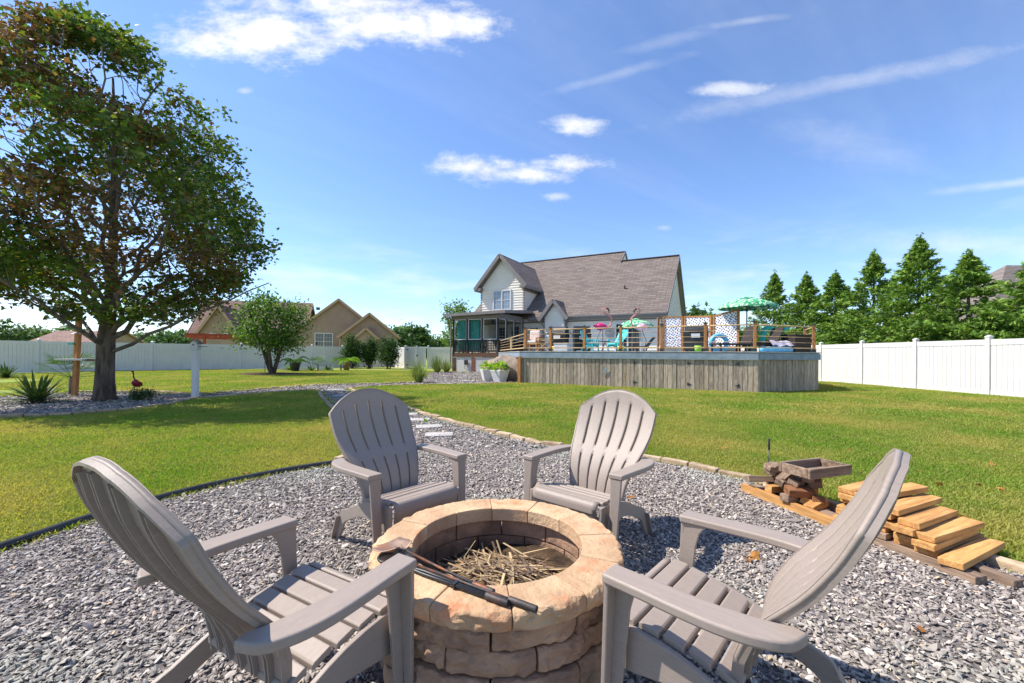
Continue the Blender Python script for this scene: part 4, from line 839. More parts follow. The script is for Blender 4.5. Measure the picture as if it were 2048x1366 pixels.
for x_ in (px0 - .02, -11.95, px1 - .3):
    for k in range(13): MB().bx(x_, x_ + .28, py0 - .02, py0 + .26, .078 * k, .078 * k + .07).build('brick', m_brick, porch)
MB().bx(px0 + .1, px1, py0 + .9, -.1, 0, 1.0).build('foundation', m_siding, porch)
mt_ = thing('meter_box', 'small black box with a hanging cable on the porch lattice', 'box', hl(-12.35, py0 - .08, .55), HA); MB().box((0, 0, .12), (.26, .1, .34)).build('case', m_black, mt_, bevel=.02)
MB().tube(spline([(0, 0, -.05), (-.1, -.05, -.25), (.15, -.05, -.38), (.35, -.05, -.5)], 6), .012, 6).build('cable', m_black, mt_, True)
MB().tube(spline([(px0 - .35, py0 - .45, 3.86), (px0 - .2, py0 - .3, 3.7), (px0 - .1, py0 - .1, 3.55), (px0 - .1, py0 - .1, .3)], 5), .045, 8).build('downspout', m_trim, porch, True)

# ------------------------------------------------------------------ the deck
A, B, C = Vector((.35, 17.75, 0)), Vector((8.09, 13.7, 0)), Vector((10.87, 14.75, 0)); D = Vector((12.6, 18.2, 0)); DZ = 1.34
E1 = hl(-.2, -.1); E2 = hl(-9.6, -.12); E3 = hl(-9.72, -3.9)
deck = thing('deck', 'raised wooden deck with weathered board skirt and blue grey fascia', 'deck', A)
def rel(p, z=0): return Vector((p[0] - A.x, p[1] - A.y, z))
poly = [rel(p) for p in (A, B, C, D, E1, E2, E3)]
MB().prism([(p.x, p.y) for p in poly], DZ - .03, DZ).build('floor', m_blueboard, deck)
def run_boards(p, q, inset=.03, w=.142):
    p, q = rel(p), rel(q); d = (q - p).normalized(); L_ = (q - p).length; n = int(L_ / (w + .005)); nrm = Vector((d.y, -d.x, 0)); ang = math.atan2(d.y, d.x)
    MB().bar(p - nrm * .1 + Z * (DZ - .2), q - nrm * .1 + Z * (DZ - .2), .05, .15).build('joist', m_greywood, deck); step = L_ / n
    for k in range(n):
        c = p + d * (k + .5) * step - nrm * (inset + rnd.uniform(0, .014)); h_ = 1.118 + rnd.uniform(-.012, .012)
        o = MB().box((0, 0, h_ / 2), (step - rnd.uniform(.010, .018), .02, h_)).build('skirt_board', m_greywood, deck, loc=c + Z * .012, rot=(0, rnd.gauss(0, .003), ang))
    MB().box((0, 0, 0), (L_ - .1, .01, 1.08)).build('shade_sheet', m_darkgrey, deck, loc=(p + q) / 2 + Z * .56 - nrm * (inset + .045), rot=(0, 0, ang))  # added dark sheet behind the boards, stands in for the shade in the gaps
    o = MB().box((0, 0, 0), (L_, .035, .205)).build('fascia', m_blueboard, deck, loc=(p + q) / 2 + Z * (DZ - .135) + nrm * .012, rot=(0, 0, ang))
    MB().box((0, 0, 0), (L_ + .05, .14, .028)).build('deck_board', mat('deck_edge', lin(196, 188, 176), lin(160, 152, 144), rough=.8) if 'deck_edge' not in MATS else MATS['deck_edge'], deck, loc=(p + q) / 2 + Z * (DZ + .016) - nrm * .03, rot=(0, 0, ang))
    if inset == .03: MB().box((0, 0, 0), (L_, .012, .02)).build('drip_edge', m_white, deck, loc=(p + q) / 2 + Z * (DZ - .248) + nrm * .014, rot=(0, 0, ang))
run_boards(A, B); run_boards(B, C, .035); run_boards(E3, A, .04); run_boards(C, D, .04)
MB().box((0, 0, .57), (.13, .10, 1.13)).build('corner_post', m_cedar, deck, loc=rel(A) + Vector((-.03, -.04, .005)), rot=(0, 0, math.atan2(B.y - A.y, B.x - A.x)))
def on(p, q, px):       # where the sight line of a pixel column meets the run p-q
    k = (px - 1024) / F; t = (k * p.y - p.x) / ((q.x - p.x) - k * (q.y - p.y)); return p.lerp(q, t)
def rail_post(p, h=.98, m=m_cedar):
    p = rel(p); o = MB().box((0, 0, h / 2), (.095, .095, h)).build('post', m, deck, bevel=.004, loc=p + Z * (DZ + .03), rot=(0, 0, HA)); MB().box((0, 0, .01), (.135, .135, .03)).add([(-.06, -.06, .025), (.06, -.06, .025), (.06, .06, .025), (-.06, .06, .025), (0, 0, .06)], [(0, 1, 4), (1, 2, 4), (2, 3, 4), (3, 0, 4)]).build('post_cap', m_black, o, loc=(0, 0, h))
    MB().box((0, 0, .05), (.13, .13, .11)).build('post_base', m_black, o)
def rails(p, q, z1=.9, n=4):
    p, q = rel(p), rel(q); b_ = DZ + .03
    MB().tube([p + Z * (b_ + z1), q + Z * (b_ + z1)], .022, 8).build('top_rail', m_rail, deck, True); MB().bar(p + Z * (b_ + .14), q + Z * (b_ + .14), .05, .04).build('bottom_rail', m_rail, deck)
    for k in range(n - 1): zz = b_ + .14 + (z1 - .14) * (k + 1) / n; MB().tube([p + Z * zz, q + Z * zz], .0095, 6).build('rail_rod', m_rail, deck, True)
inn = Vector((.10, .16, 0))
pl_ = [on(A, B, px_) + inn for px_ in (1046, 1097, 1165, 1238, 1321, 1409, 1509)]
for p in pl_: rail_post(p)
for p, q in zip(pl_, pl_[1:]): rails(p, q)
pc_ = C + Vector((-.12, .12, 0)); rail_post(pc_, .98); rails(pl_[-1], pc_)
q2 = C.lerp(D, .55) + Vector((-.15, 0, 0)); rail_post(q2); rails(pc_, q2)
q3 = A.lerp(E3, .45) + Vector((.15, 0, 0)); rail_post(q3, .8, m_rail); rails(pl_[0], q3, .75); rails(q3, E3 + Vector((.1, -.2, 0)), .75)
MB().box((0, 0, .3), (.07, .07, .6)).build('post', m_cedar, deck, loc=rel(on(A, B, 1066) + Vector((.3, .5, 0))) + Z * (DZ + .03))
for px_, lab in ((1268, 0), (1376, 1), (1478, 2)):
    p = on(A, B, px_); d = (B - A).normalized(); nrm = Vector((d.y, -d.x, 0)); ang = math.atan2(d.y, d.x)
    for zz in (.95, .22):
        MB().prism([(-.02, -.035), (.10, -.012), (.12, 0), (.10, .012), (-.02, .035)] if lab < 2 else [(.02, -.035), (-.10, -.012), (-.12, 0), (-.10, .012), (.02, .035)], -.004, .004, 'y').box((0, 0, 0), (.03, .01, .12)).build('hinge', m_black, deck, loc=rel(p) + Z * zz + nrm * .0 + nrm * (-.014), rot=(0, 0, ang))
MB().prism([(-.09, -.14), (0, -.1), (.1, .1), (.04, .15), (-.02, .08), (-.1, -.06)], -.004, .004, 'y').build('patch', m_blueboard, deck, loc=rel(on(A, B, 1210)) + Z * .62 + Vector((-.0065, -.0125, 0)), rot=(0, 0, HA))
# boulder-like cover beside the deck, planters
bm_ = bmesh.new(); bmesh.ops.create_icosphere(bm_, subdivisions=4, radius=1)
from mathutils import noise as mn
for v in bm_.verts: v.co *= 1 + .22 * mn.noise(v.co * 1.7) + .08 * mn.noise(v.co * 5) + .03 * mn.noise(v.co * 13)
me = bpy.data.meshes.new('boulder'); bm_.to_mesh(me); bm_.free(); me.polygons.foreach_set('use_smooth', [True] * len(me.polygons))
bo = mkobj('boulder', me, mat('boulder_stone', lin(150, 134, 118), lin(104, 92, 82), rough=.95, scale=3, bump=1.5, bscale=14, c3=lin(120, 110, 112), s3=1.5), None, Vector((-.38, 19.6, .36)), (0, 0, .6)); bo.scale = (.75, 1.6, .82)
tag(bo, 'big lumpy grey brown boulder standing against the deck side', 'boulder')
m_pot = mat('white_pot', (.66, .65, .64), (.58, .57, .56), rough=.5)
def leafy(parent, n, rad, h0, m, w=.09, l=.3, seed=1, flat=.3):
    r = random.Random(seed); mb = MB()
    for i in range(n):
        a = r.uniform(0, 6.28); e = r.uniform(.05, 1.35); c = Vector((math.cos(a) * rad * .3 * r.random(), math.sin(a) * rad * .3 * r.random(), h0)); d = Vector((math.cos(a) * math.cos(e), math.sin(a) * math.cos(e), math.sin(e))); k = l * r.uniform(.6, 1.2); c += d * rad * r.uniform(.2, .9)
        sd = d.cross(Z).normalized() * w * r.uniform(.6, 1.2); dr_ = Vector((0, 0, -k * flat)); mb.add([c, c + d * k * .5 + sd, c + d * k + dr_, c + d * k * .5 - sd], [(0, 1, 2, 3)])
    return mb.build('foliage', m, parent)
m_lime = leafmat('lime_leaf', [lin(150, 180, 60), lin(110, 150, 44)], trans=.35); m_green = leafmat('green_leaf', [lin(74, 110, 44), lin(58, 92, 36)], trans=.3)
for i, (px_, Yp, lab) in enumerate(((976, 18.9, 'tapered white planter of lime green leaves, behind its twin by the deck'), (1000, 18.2, 'tapered white planter of lime green leaves next to the boulder'))):
    p = Vector(((px_ - 1024) / F * Yp, Yp, .01)); t = thing('planter', lab, 'planter', p, .3 + .5 * i, 'white planters by the deck')
    s0, s1, hh = .19, .31, .52
    q = [(-s0, -s0, 0), (s0, -s0, 0), (s0, s0, 0), (-s0, s0, 0), (-s1, -s1, hh), (s1, -s1, hh), (s1, s1, hh), (-s1, s1, hh)]
    MB().add(q, [(3, 2, 1, 0), (4, 5, 6, 7), (0, 1, 5, 4), (1, 2, 6, 5), (2, 3, 7, 6), (3, 0, 4, 7)]).build('pot', m_pot, t, bevel=.02)
    leafy(t, 150, .34, hh + .02, m_lime, .05, .22, i); 
# ------------------------------------------------------------------ things on the deck
DT = DZ + .032
def dk(px, Yd): return Vector(((px - 1024) / F * Yd, Yd, DT))
def flamingo(p, rz, h, label, m_body, m_neck, cat='flamingo', nm='flamingo_statue', group='metal flamingos on the deck'):
    t = thing(nm, label, cat, p, rz, group); k = h / 1.9
    for sg, kn in ((-1, -.18), (1, .0)): MB().tube([(sg * .05 * k - (.0 if sg > 0 else .05 * k), 0, 0), ((sg * .05 + kn) * k, 0, .5 * k), (sg * .04 * k, 0, .95 * k)], .014 * k, 8).build('leg', m_black, t, True)
    b = MB(); prof = []
    for i in range(13):
        u = i / 12; x = (-.30 + .58 * u) * k; r_ = (.02 + .15 * math.sin(math.pi * u ** .8) ** .8) * k; prof.append(((x, 0, (1.08 + .05 * math.sin(u * 3) - .04 * u) * k), r_))
    b.tube([q for q, _ in prof], [r_ for _, r_ in prof], 12); bo_ = b.build('body', m_body, t, True)
    fe = MB(); r = random.Random(5)
    for i in range(46): u = r.random(); x = (-.28 + .45 * u) * k; a = r.uniform(-.2, 3.3); rr = .15 * k * math.sin(math.pi * (u * .78 + .1)); c = Vector((x, math.cos(a) * rr, 1.1 * k + math.sin(a) * rr)); fe.add([c, c + Vector((-.05 * k, .025 * k, .02 * k)), c + Vector((-.11 * k, 0, .012 * k)), c + Vector((-.05 * k, -.025 * k, .03 * k))], [(0, 1, 2, 3)])
    fe.build('feathers', m_body, bo_)
    nk = spline([(.26, 0, 1.08), (.40, 0, 1.2), (.44, 0, 1.45), (.30, 0, 1.62), (.10, 0, 1.72), (.06, 0, 1.86), (.14, 0, 1.95), (.24, 0, 1.90)], 6)
    MB().tube([v * k for v in nk], [(.035 - .014 * i / len(nk)) * k for i in range(len(nk))], 10).build('neck', m_neck, t, True)
    MB().tube([v * k for v in spline([(.22, 0, 1.91), (.29, 0, 1.87), (.32, 0, 1.78), (.30, 0, 1.72)], 4)], [.045 * k] * 4 + [.032 * k] * 4 + [.02 * k] * 4 + [.006 * k], 10).build('beak', m_black, t, True); return t
m_pink = mat('pink_metal', lin(232, 70, 140), lin(206, 48, 110), rough=.5, scale=8); m_pale = mat('pale_pink_metal', lin(226, 150, 140), lin(190, 110, 100), rough=.5, scale=8)
flamingo(dk(1203, 18.6), 0, 1.92, 'tall metal flamingo with hot pink body on the deck near aqua chairs', m_pink, m_pale)
flamingo(dk(1282, 19.2), math.pi, 1.98, 'tall metal flamingo with patterned pink body beside the low green umbrella', mat('patchy_pink', lin(236, 120, 160), lin(244, 236, 232), rough=.5, scale=14), m_pale)
# aqua chairs
ac = make_chair(m_aqua, 'aqua adirondack chair on the deck behind the hot pink flamingo legs', 'aqua chairs on the deck', detail=False)
ac.location = dk(1190, 18.2); ac.rotation_euler = (0, 0, R(55))
a2 = copy_tree(ac); a2['label'] = 'aqua adirondack chair on the deck nearest the round wall clock'; a2.location = dk(1226, 17.6); a2.rotation_euler = (0, 0, R(-62))
tb = thing('side_table', 'small low dark round table between the aqua chairs', 'table', dk(1209, 17.4)); MB().lathe([(0, .40), (.24, .40), (.24, .43), (0, .43)], 20).build('table_top', m_darkgrey, tb)
for k in range(3): a = k * 2.1; MB().tube([(math.cos(a) * .2, math.sin(a) * .2, 0), (0, 0, .4)], .012, 6).build('leg', m_darkgrey, tb)
def grill(p, rz, label, w=1.1, lid=.62, h=1.12):
    t = thing('barbecue_grill', label, 'grill', p, rz, 'covered grills on the deck')
    MB().bx(-lid / 2, lid / 2, -.25, .25, .06, .62).build('cabinet', m_black, t, bevel=.01); MB().bx(-lid / 2 - .02, lid / 2 + .02, -.28, .28, .62, .82).build('firebox', m_black, t, bevel=.02)
    arc = [(-.27, .82)] + [(-.02 - .25 * math.cos(a), .82 + (h - .82) * math.sin(a) ** .8) for a in np.linspace(.25, math.pi - .3, 10)] + [(.27, .82)]
    ld = MB().prism([(-a_, b_) for a_, b_ in arc], -lid / 2, lid / 2, 'x').build('lid', m_black, t, bevel=.012); MB().tube([(-lid * .4, -.31, .9), (lid * .4, -.31, .9)], .014, 8).build('handle', m_darkgrey, ld, True)
    for sg in (-1, 1): MB().bx(min(sg * lid / 2, sg * w / 2), max(sg * lid / 2, sg * w / 2), -.22, .22, .79, .83).build('side_shelf', m_black, t)
    MB().bx(-.16, .16, -.293, -.282, .56, .72).build('control_panel', m_pot, t)
    for sx in (-1, 1):
        for sy in (-1, 1): MB().lathe([(0, 0), (.04, 0), (.04, .06), (0, .06)], 10, (sx * lid * .42, sy * .2, 0)).build('caster', m_darkgrey, t)
grill(dk(1118, 18.9), HA, 'black barbecue grill with side shelves on the deck by the small gable', 1.25, .75); grill(dk(1163, 19.4), HA + .5, 'black domed grill on the deck under the small rear window', .85, .75, 1.2); grill(dk(1392, 16.6), HA, 'black barbecue grill in front of the patterned privacy screen', 1.15, .85, 1.05)
# white cushion seat, wooden chair and small items left of the grills
cs = thing('wooden_armchair', 'orange wooden armchair with a white cushion at the boulder end of the deck', 'chair', dk(1066, 19.0), HA)
for x_ in (-.3, .3):
    for y_ in (-.28, .28): MB().bx(x_ - .035, x_ + .035, y_ - .035, y_ + .035, 0, .58 if y_ < 0 else .75).build('leg', m_cedar, cs)
    MB().bar((x_, -.32, .6), (x_, .32, .6), .08, .03).build('arm', m_cedar, cs)
MB().bx(-.28, .28, -.28, .28, .30, .36).build('seat', m_cedar, cs); MB().bx(-.26, .26, -.26, .24, .365, .48).build('cushion', m_pot, cs, bevel=.04); MB().box((0, .24, .72), (.5, .14, .48)).build('cushion', mat('pale_cushion', lin(240, 226, 216), lin(226, 196, 186), rough=.9, scale=5), cs, bevel=.05)
cb = thing('folding_table', 'low pale folding table with crossed legs beside the first grill', 'table', dk(1088, 18.6), HA)
MB().bx(-.35, .35, -.2, .2, .48, .51).build('table_top', m_rail, cb)
for y_ in (-.17, .17): MB().bar((-.3, y_, 0), (.3, y_, .48), .04, .03).build('leg', m_rail, cb); MB().bar((.3, y_ + .03, 0), (-.3, y_ + .03, .48), .04, .03).build('leg', m_rail, cb)
cl_ = thing('cooler', 'low white cooler box standing before the domed grill', 'cooler', dk(1124, 18.0), HA); MB().bx(-.32, .32, -.18, .18, 0, .3).build('body', m_pot, cl_, bevel=.03); MB().bx(-.33, .33, -.19, .19, .305, .36).build('lid', m_white, cl_, bevel=.02)
kk = thing('wall_clock', 'round grey wall clock beside the patio doors', 'clock', hl(-3.35, -.09, 2.72), HA); MB().lathe([(0, 0), (.3, 0), (.32, .03), (.28, .045), (.27, .03), (0, .03)], 28).build('dial', mat('clock_face', lin(186, 180, 172), lin(160, 152, 146), rough=.7), kk, True, rot=(math.pi / 2, 0, 0))
MB().bar((0, -.045, 0), (.0, -.045, .18), .012, .012).build('hand', m_black, kk); MB().bar((0, -.047, 0), (.13, -.047, .05), .012, .012).build('hand', m_black, kk)
# umbrellas
m_umb = mat('green_pattern_fabric', lin(196, 228, 196), lin(46, 150, 100), rough=.8, scale=9, detail=2, lo=.44, hi=.5, c3=lin(24, 96, 76), s3=6, f3=(.58, .62))
def umbrella(p, label, rad, hz, drop, m_pole=m_black):
    t = thing('patio_umbrella', label, 'umbrella', p, .2, 'green patterned umbrellas on the deck'); n = 8
    MB().tube([(0, 0, .06), (0, 0, hz)], .022, 10).build('pole', m_pole, t, True); MB().lathe([(0, 0), (.24, 0), (.24, .04), (.06, .08), (.05, .25), (0, .25)], 20).build('base', m_darkgrey, t, True)
    V = [(0, 0, hz + .02)]; Fc = []; rings = [(.12, .0), (.4, .12), (.75, .42), (1, .86), (1.0, 1.06)]; per = 4 * n
    for r_, d_ in rings:
        for k in range(per):
            a = 2 * math.pi * k / per; sc_ = 1 - .05 * abs(math.sin(a * n / 2)) ** 1 * r_ if r_ < 1 else 1 - .06 * abs(math.sin(a * n / 2)); V.append((math.cos(a) * rad * r_ * sc_, math.sin(a) * rad * r_ * sc_, hz - d_ * drop - (.025 * abs(math.sin(a * n / 2)) if r_ > .3 else 0)))
    Fc += [(0, 1 + k, 1 + (k + 1) % per) for k in range(per)]
    for i in range(len(rings) - 1): Fc += [(1 + i * per + k, 1 + (i + 1) * per + k, 1 + (i + 1) * per + (k + 1) % per, 1 + i * per + (k + 1) % per) for k in range(per)]
    MB().add(V, Fc).build('canopy', m_umb, t, True); MB().lathe([(0, hz + .03), (.16, hz + .02), (.3, hz - .02), (.28, hz + .0), (.1, hz + .06), (0, hz + .07)], 24).build('vent', m_umb, t, True)
    for k in range(n): a = 2 * math.pi * k / n; MB().tube([(0, 0, hz - .04), (math.cos(a) * rad * .97, math.sin(a) * rad * .97, hz - .86 * drop)], .008, 6).build('rib', m_black, t); MB().tube([(0, 0, hz - .55), (math.cos(a) * rad * .5, math.sin(a) * rad * .5, hz - .24 * drop)], .007, 6).build('strut', m_black, t)
umbrella(dk(1493, 17.0), 'open green and white patterned patio umbrella on a black pole beside the loungers', 1.1, 2.2, .38); umbrella(dk(1271, 23.6), 'lower green patterned patio umbrella in front of the patio doors', 1.0, 1.88, .42)
# privacy screens
def scr_mat():
    m = bpy.data.materials.new('printed_screen'); m.use_nodes = True; t = m.node_tree; L = t.links.new; b = t.nodes['Principled BSDF']; tcn = t.nodes.new('ShaderNodeTexCoord')
    vo = t.nodes.new('ShaderNodeTexVoronoi'); vo.inputs['Scale'].default_value = 10.5; vo.inputs['Randomness'].default_value = .35; mp = t.nodes.new('ShaderNodeMapping'); vo.voronoi_dimensions = '2D'; sx_ = t.nodes.new('ShaderNodeSeparateXYZ'); cx_ = t.nodes.new('ShaderNodeCombineXYZ'); L(tcn.outputs['Object'], sx_.inputs[0]); L(sx_.outputs[0], cx_.inputs[0]); L(sx_.outputs[2], cx_.inputs[1]); mp.inputs['Rotation'].default_value = (0, 0, .6); L(cx_.outputs[0], mp.inputs[0]); L(mp.outputs[0], vo.inputs[0])
    n = t.nodes.new('ShaderNodeTexNoise'); n.inputs['Scale'].default_value = 26; L(tcn.outputs['Object'], n.inputs[0]); d_ = math_n('ADD', vo.outputs['Distance'], math_n('MULTIPLY', math_n('SUBTRACT', n.outputs[0], .5, t), .55, t), t)
    r = t.nodes.new('ShaderNodeMapRange'); L(d_, r.inputs[0]); r.inputs[1].default_value = .27; r.inputs[2].default_value = .36; L(mix_col(r.outputs[0], lin(60, 56, 96), lin(240, 238, 240), t), b.inputs['Base Color']); b.inputs['Roughness'].default_value = .7; return m
m_scr = scr_mat(); sc_t = thing('privacy_screen', 'white privacy screen printed with small dark marks in cedar frames', 'screen', dk(1327, 19.3))
def screen(p, q, h0, h1):
    p, q = p - sc_t.location, q - sc_t.location; p.z = q.z = 0; d = (q - p).normalized(); ang = math.atan2(d.y, d.x); L_ = (q - p).length
    pn = MB().add([(0, -.01, .25), (L_, -.01, .25), (L_, -.01, h1 - .05), (0, -.01, h0 - .05), (0, .01, .25), (L_, .01, .25), (L_, .01, h1 - .05), (0, .01, h0 - .05)], [(0, 1, 2, 3), (7, 6, 5, 4), (0, 4, 5, 1), (1, 5, 6, 2), (2, 6, 7, 3), (3, 7, 4, 0)]).build('panel', m_scr, sc_t, loc=p, rot=(0, 0, ang))
    for e, h_ in ((p, h0), (q, h1)): MB().box((0, 0, h_ / 2), (.09, .09, h_)).build('post', m_cedar, sc_t, loc=e, rot=(0, 0, ang))
    MB().bar(p + Z * (h0 - .02), q + Z * (h1 - .02), .05, .07).build('top_board', m_cedar, sc_t); MB().bar(p + Z * .22, q + Z * .22, .05, .07).build('bottom_board', m_cedar, sc_t)
s_a, s_b, s_c, s_d, s_e = dk(1316, 19.6), dk(1327, 19.3), dk(1364, 18.9), dk(1421, 18.0), dk(1476, 17.2)
screen(s_b, s_c, 1.64, 1.62); screen(s_c + Vector((.1, -.05, 0)), s_d, 1.62, 1.58); screen(s_d + Vector((.10, -.06, 0)), s_e, 1.58, 1.78)
MB().box((0, 0, .82), (.09, .09, 1.64)).build('post', m_cedar, sc_t, loc=s_a - sc_t.location)
# loungers, storage box, pool things
m_wicker = mat('dark_wicker', lin(60, 50, 46), lin(38, 32, 30), rough=.6, scale=60, bump=.6, bscale=70)
def lounger(p, rz, label, up=1.0):
    t = thing('lounge_chair', label, 'lounger', p, rz, 'dark wicker loungers on the deck'); MB().bx(-.62, .7, -.3, .3, .26, .32).build('seat', m_wicker, t, bevel=.012); MB().bar((-.60, 0, .30), (-.60 - .55 * (1.35 - up), 0, .30 + .78 * up), .6, .05, up=(1, 0, .3)).build('backrest', m_wicker, t, bevel=.012)
    for x_ in (-.55, .6):
        for y_ in (-.26, .26): MB().bx(x_ - .025, x_ + .025, y_ - .025, y_ + .025, 0, .26).build('leg', m_wicker, t)
    MB().bar((-.6, .2, .04), (-.95, .2, .62), .03, .03).build('back_brace', m_darkgrey, t)
lounger(dk(1462, 15.6), math.pi + .15, 'dark wicker lounger with raised back under the green umbrella, before the tall screen', .86); lounger(dk(1512, 15.7), math.pi + .1, 'dark wicker lounger with raised back beside the corner post of the deck', .8)
lounger(dk(1268, 21.5), math.pi + HA, 'dark lounger with raised back by the patio doors', .62); 
bx = thing('storage_box', 'dark wicker storage box near the deck end facing the bright fence', 'box', dk(1592, 15.6), .35); MB().bx(-.42, .42, -.28, .28, 0, .60).build('body', m_wicker, bx, bevel=.01); MB().bx(-.44, .44, -.30, .30, .604, .66).build('lid', m_wicker, bx, bevel=.015)
m_towel = mat('grey_towel', lin(196, 190, 196), lin(120, 120, 150), rough=.95, scale=5); m_navy = mat('navy_cloth', lin(54, 58, 96), lin(40, 44, 76), rough=.9)
def cloth(p, w, l, m, label, seed):
    mb = MB(); n = 14
    for j in range(n):
        for i in range(n): u, v = i / (n - 1) - .5, j / (n - 1) - .5; z_ = .42 - .35 * max(0, abs(v) * 2 - .4) ** 1.2 + .07 * mn.noise(Vector((u * 4 + seed, v * 4, seed))); mb.v.append((u * w, v * l, max(.01, z_)))
    mb.f = [(j * n + i, j * n + i + 1, (j + 1) * n + i + 1, (j + 1) * n + i) for j in range(n - 1) for i in range(n - 1)]
    return tag(mb.build('towel', m, None, True, loc=p), label, 'towel', 'towels on the deck')
cloth(dk(1553, 15.6), .75, .8, m_towel, 'crumpled grey towel draped between lounger and storage box', 2); cloth(dk(1540, 16.2), .8, .7, m_navy, 'navy and grey cloth lying behind the crumpled towel', 7)
m_blue = mat('pool_blue', lin(120, 196, 226), lin(90, 170, 210), rough=.35); m_lgreen = mat('lime_vinyl', lin(150, 210, 70), None, rough=.4); m_turq = mat('turquoise_vinyl', lin(64, 190, 170), lin(50, 170, 150), rough=.35)
def noodle(pts, r_, m, label, nm='pool_noodle', cat='pool float'): p = Vector(pts[0]); return tag(MB().tube(spline([Vector(q) - p for q in pts], 6), r_, 12).build(nm, m, None, True, loc=p), label, cat, 'pool floats on the deck')
b = dk(1524, 17.4); noodle([b, b + Vector((.05, 0, .8)), b + Vector((.25, 0, 1.02)), b + Vector((.45, 0, .85)), b + Vector((.5, 0, .1))], .12, m_turq, 'turquoise arched pool float standing behind the deck corner post'); b = dk(1503, 17.6); noodle([b, b + Vector((.03, 0, .75)), b + Vector((.12, 0, .98)), b + Vector((.28, 0, .9))], .10, m_turq, 'turquoise pool float standing beside the umbrella pole')
b = dk(1552, 16.0) + Z * .68; noodle([b, b + Vector((.15, 0, .1)), b + Vector((.35, 0, .2)), b + Vector((.48, 0, .2))], .07, m_turq, 'turquoise pool noodle leaning over the towels'); b = dk(1568, 16.0) + Z * .72; noodle([b, b + Vector((.08, 0, .12)), b + Vector((.16, 0, .1))], .07, m_lgreen, 'lime green pool noodle end over the towels')
b = dk(1440, 16.9); noodle([b + Vector((math.cos(a) * .32, .1, .36 + math.sin(a) * .32)) for a in np.linspace(0, 6.2, 13)], .09, m_blue, 'pale blue swim ring leaning on the tall screen')
b = dk(1533, 15.0); noodle([b + Vector((-.2, 0, .09)), b + Vector((.5, 0, .09)), b + Vector((1.0, .2, .09))], .10, m_blue, 'pale blue inflatable lying beside the storage box')
for i, (px_, Yd, m, lab) in enumerate(((1396, 15.5, m_lgreen, 'lime green watering can shape beside the deck rail'), (1242, 17.0, mat('yellow_cloth', lin(230, 200, 80), None, rough=.7), 'small yellow bucket beside the patio door post'), (1108, 18.2, MATS['yellow_cloth'] if 'yellow_cloth' in MATS else m_lgreen, 'small yellow bucket between the grills'))):
    t = thing('bucket', lab.replace('watering can shape', 'bucket'), 'bucket', dk(px_, Yd)); MB().lathe([(0, 0), (.09, 0), (.12, .22), (.125, .22), (.105, .01), (0, .01)], 18).build('pail', m, t, True); MB().tube([(math.cos(a) * .12, 0, .22 + .09 * math.sin(a)) for a in np.linspace(0, math.pi, 9)], .005, 6).build('handle', m_darkgrey, t)
# ------------------------------------------------------------------ vinyl fences
FH = 1.83
def fence(name, label, pts, single=True, height=FH, mm=m_white):
    p0 = Vector(pts[0]); t = thing(name, label, 'fence', p0)
    capm = MB().box((0, 0, .008), (.15, .15, .03)).add([(-.07, -.07, .023), (.07, -.07, .023), (.07, .07, .023), (-.07, .07, .023), (0, 0, .07)], [(0, 1, 4), (1, 2, 4), (2, 3, 4), (3, 0, 4)]).mesh('post_cap'); capm.materials.append(mm)
    postm = MB().bx(-.065, .065, -.065, .065, 0, height + .06).mesh('post'); postm.materials.append(mm)
    L0 = (Vector(pts[1]) - Vector(pts[0])).length - .13; bw = L0 / int(L0 / .15); boardm = MB().prism([(-bw / 2 + .009, -.012), (bw / 2 - .009, -.012), (bw / 2 - .0004, .008), (-bw / 2 + .0004, .008)], .16, height - .2, 'z').mesh('board'); boardm.materials.append(mm)
    for i, p in enumerate(pts):
        p = Vector(p) - p0; o = mkobj('post', postm, None, t, p); mkobj('post_cap', capm, None, o, (0, 0, height + .06))
    for a, b in zip(pts, pts[1:]):
        a, b = Vector(a) - p0, Vector(b) - p0; d = (b - a).normalized(); L_ = (b - a).length; ang = math.atan2(d.y, d.x); n = int((L_ - .13) / .15 + 1e-4); st_ = (L_ - .13) / n
        MB().box((L_ / 2, 0, height - .11), (L_ - .13, .05, .18)).build('top_rail', mm, t, loc=a, rot=(0, 0, ang)); MB().box((L_ / 2, 0, .09), (L_ - .13, .05, .15)).build('bottom_rail', mm, t, loc=a, rot=(0, 0, ang))
        if single:
            for k in range(n): mkobj('board', boardm, None, t, a + d * (.065 + st_ * (k + .5)), (0, 0, ang))
        else:
            mb = MB()
            for k in range(n): mb.prism([(.065 + st_ * k + .010, -.012), (.065 + st_ * (k + 1) - .010, -.012), (.065 + st_ * (k + 1) - .0004, .008), (.065 + st_ * k + .0004, .008)], .16, height - .2, 'z')
            o = mb.build('boards', mm, t, loc=a, rot=(0, 0, ang)); o['kind'] = 'stuff'
    return t
fence('vinyl_fence', 'bright white vinyl fence in front of the evergreen trees', [(15.4, 33 - 2.44 * k, 0) for k in range(10)] )
Lp = [(-34, 17.6), (-31, 20.2), (-29, 22.2), (-27.2, 24.0), (-25.4, 25.7), (-23.6, 27.4), (-21.8, 29.1), (-20.0, 30.8), (-18.2, 32.5), (-16.4, 34.2), (-14.6, 35.9), (-12.9, 37.5), (-11.2, 39.1)]
fence('vinyl_fence', 'long shaded white vinyl fence in front of the beige house', [(x, y, 0) for x, y in Lp], False)
gz = Vector((-11.2, 39.1, 0)); g1 = Vector((-9.0, 35.2, 0)); g2 = Vector((-7.0, 34.8, 0)); g3 = Vector((-4.5, 34.3, 0))
fence('vinyl_fence', 'short white vinyl fence length behind the columnar shrubs', [gz, gz.lerp(g1, .5), g1], False)
fence('vinyl_fence', 'white vinyl fence between gate and porch', [g2, g3], False)
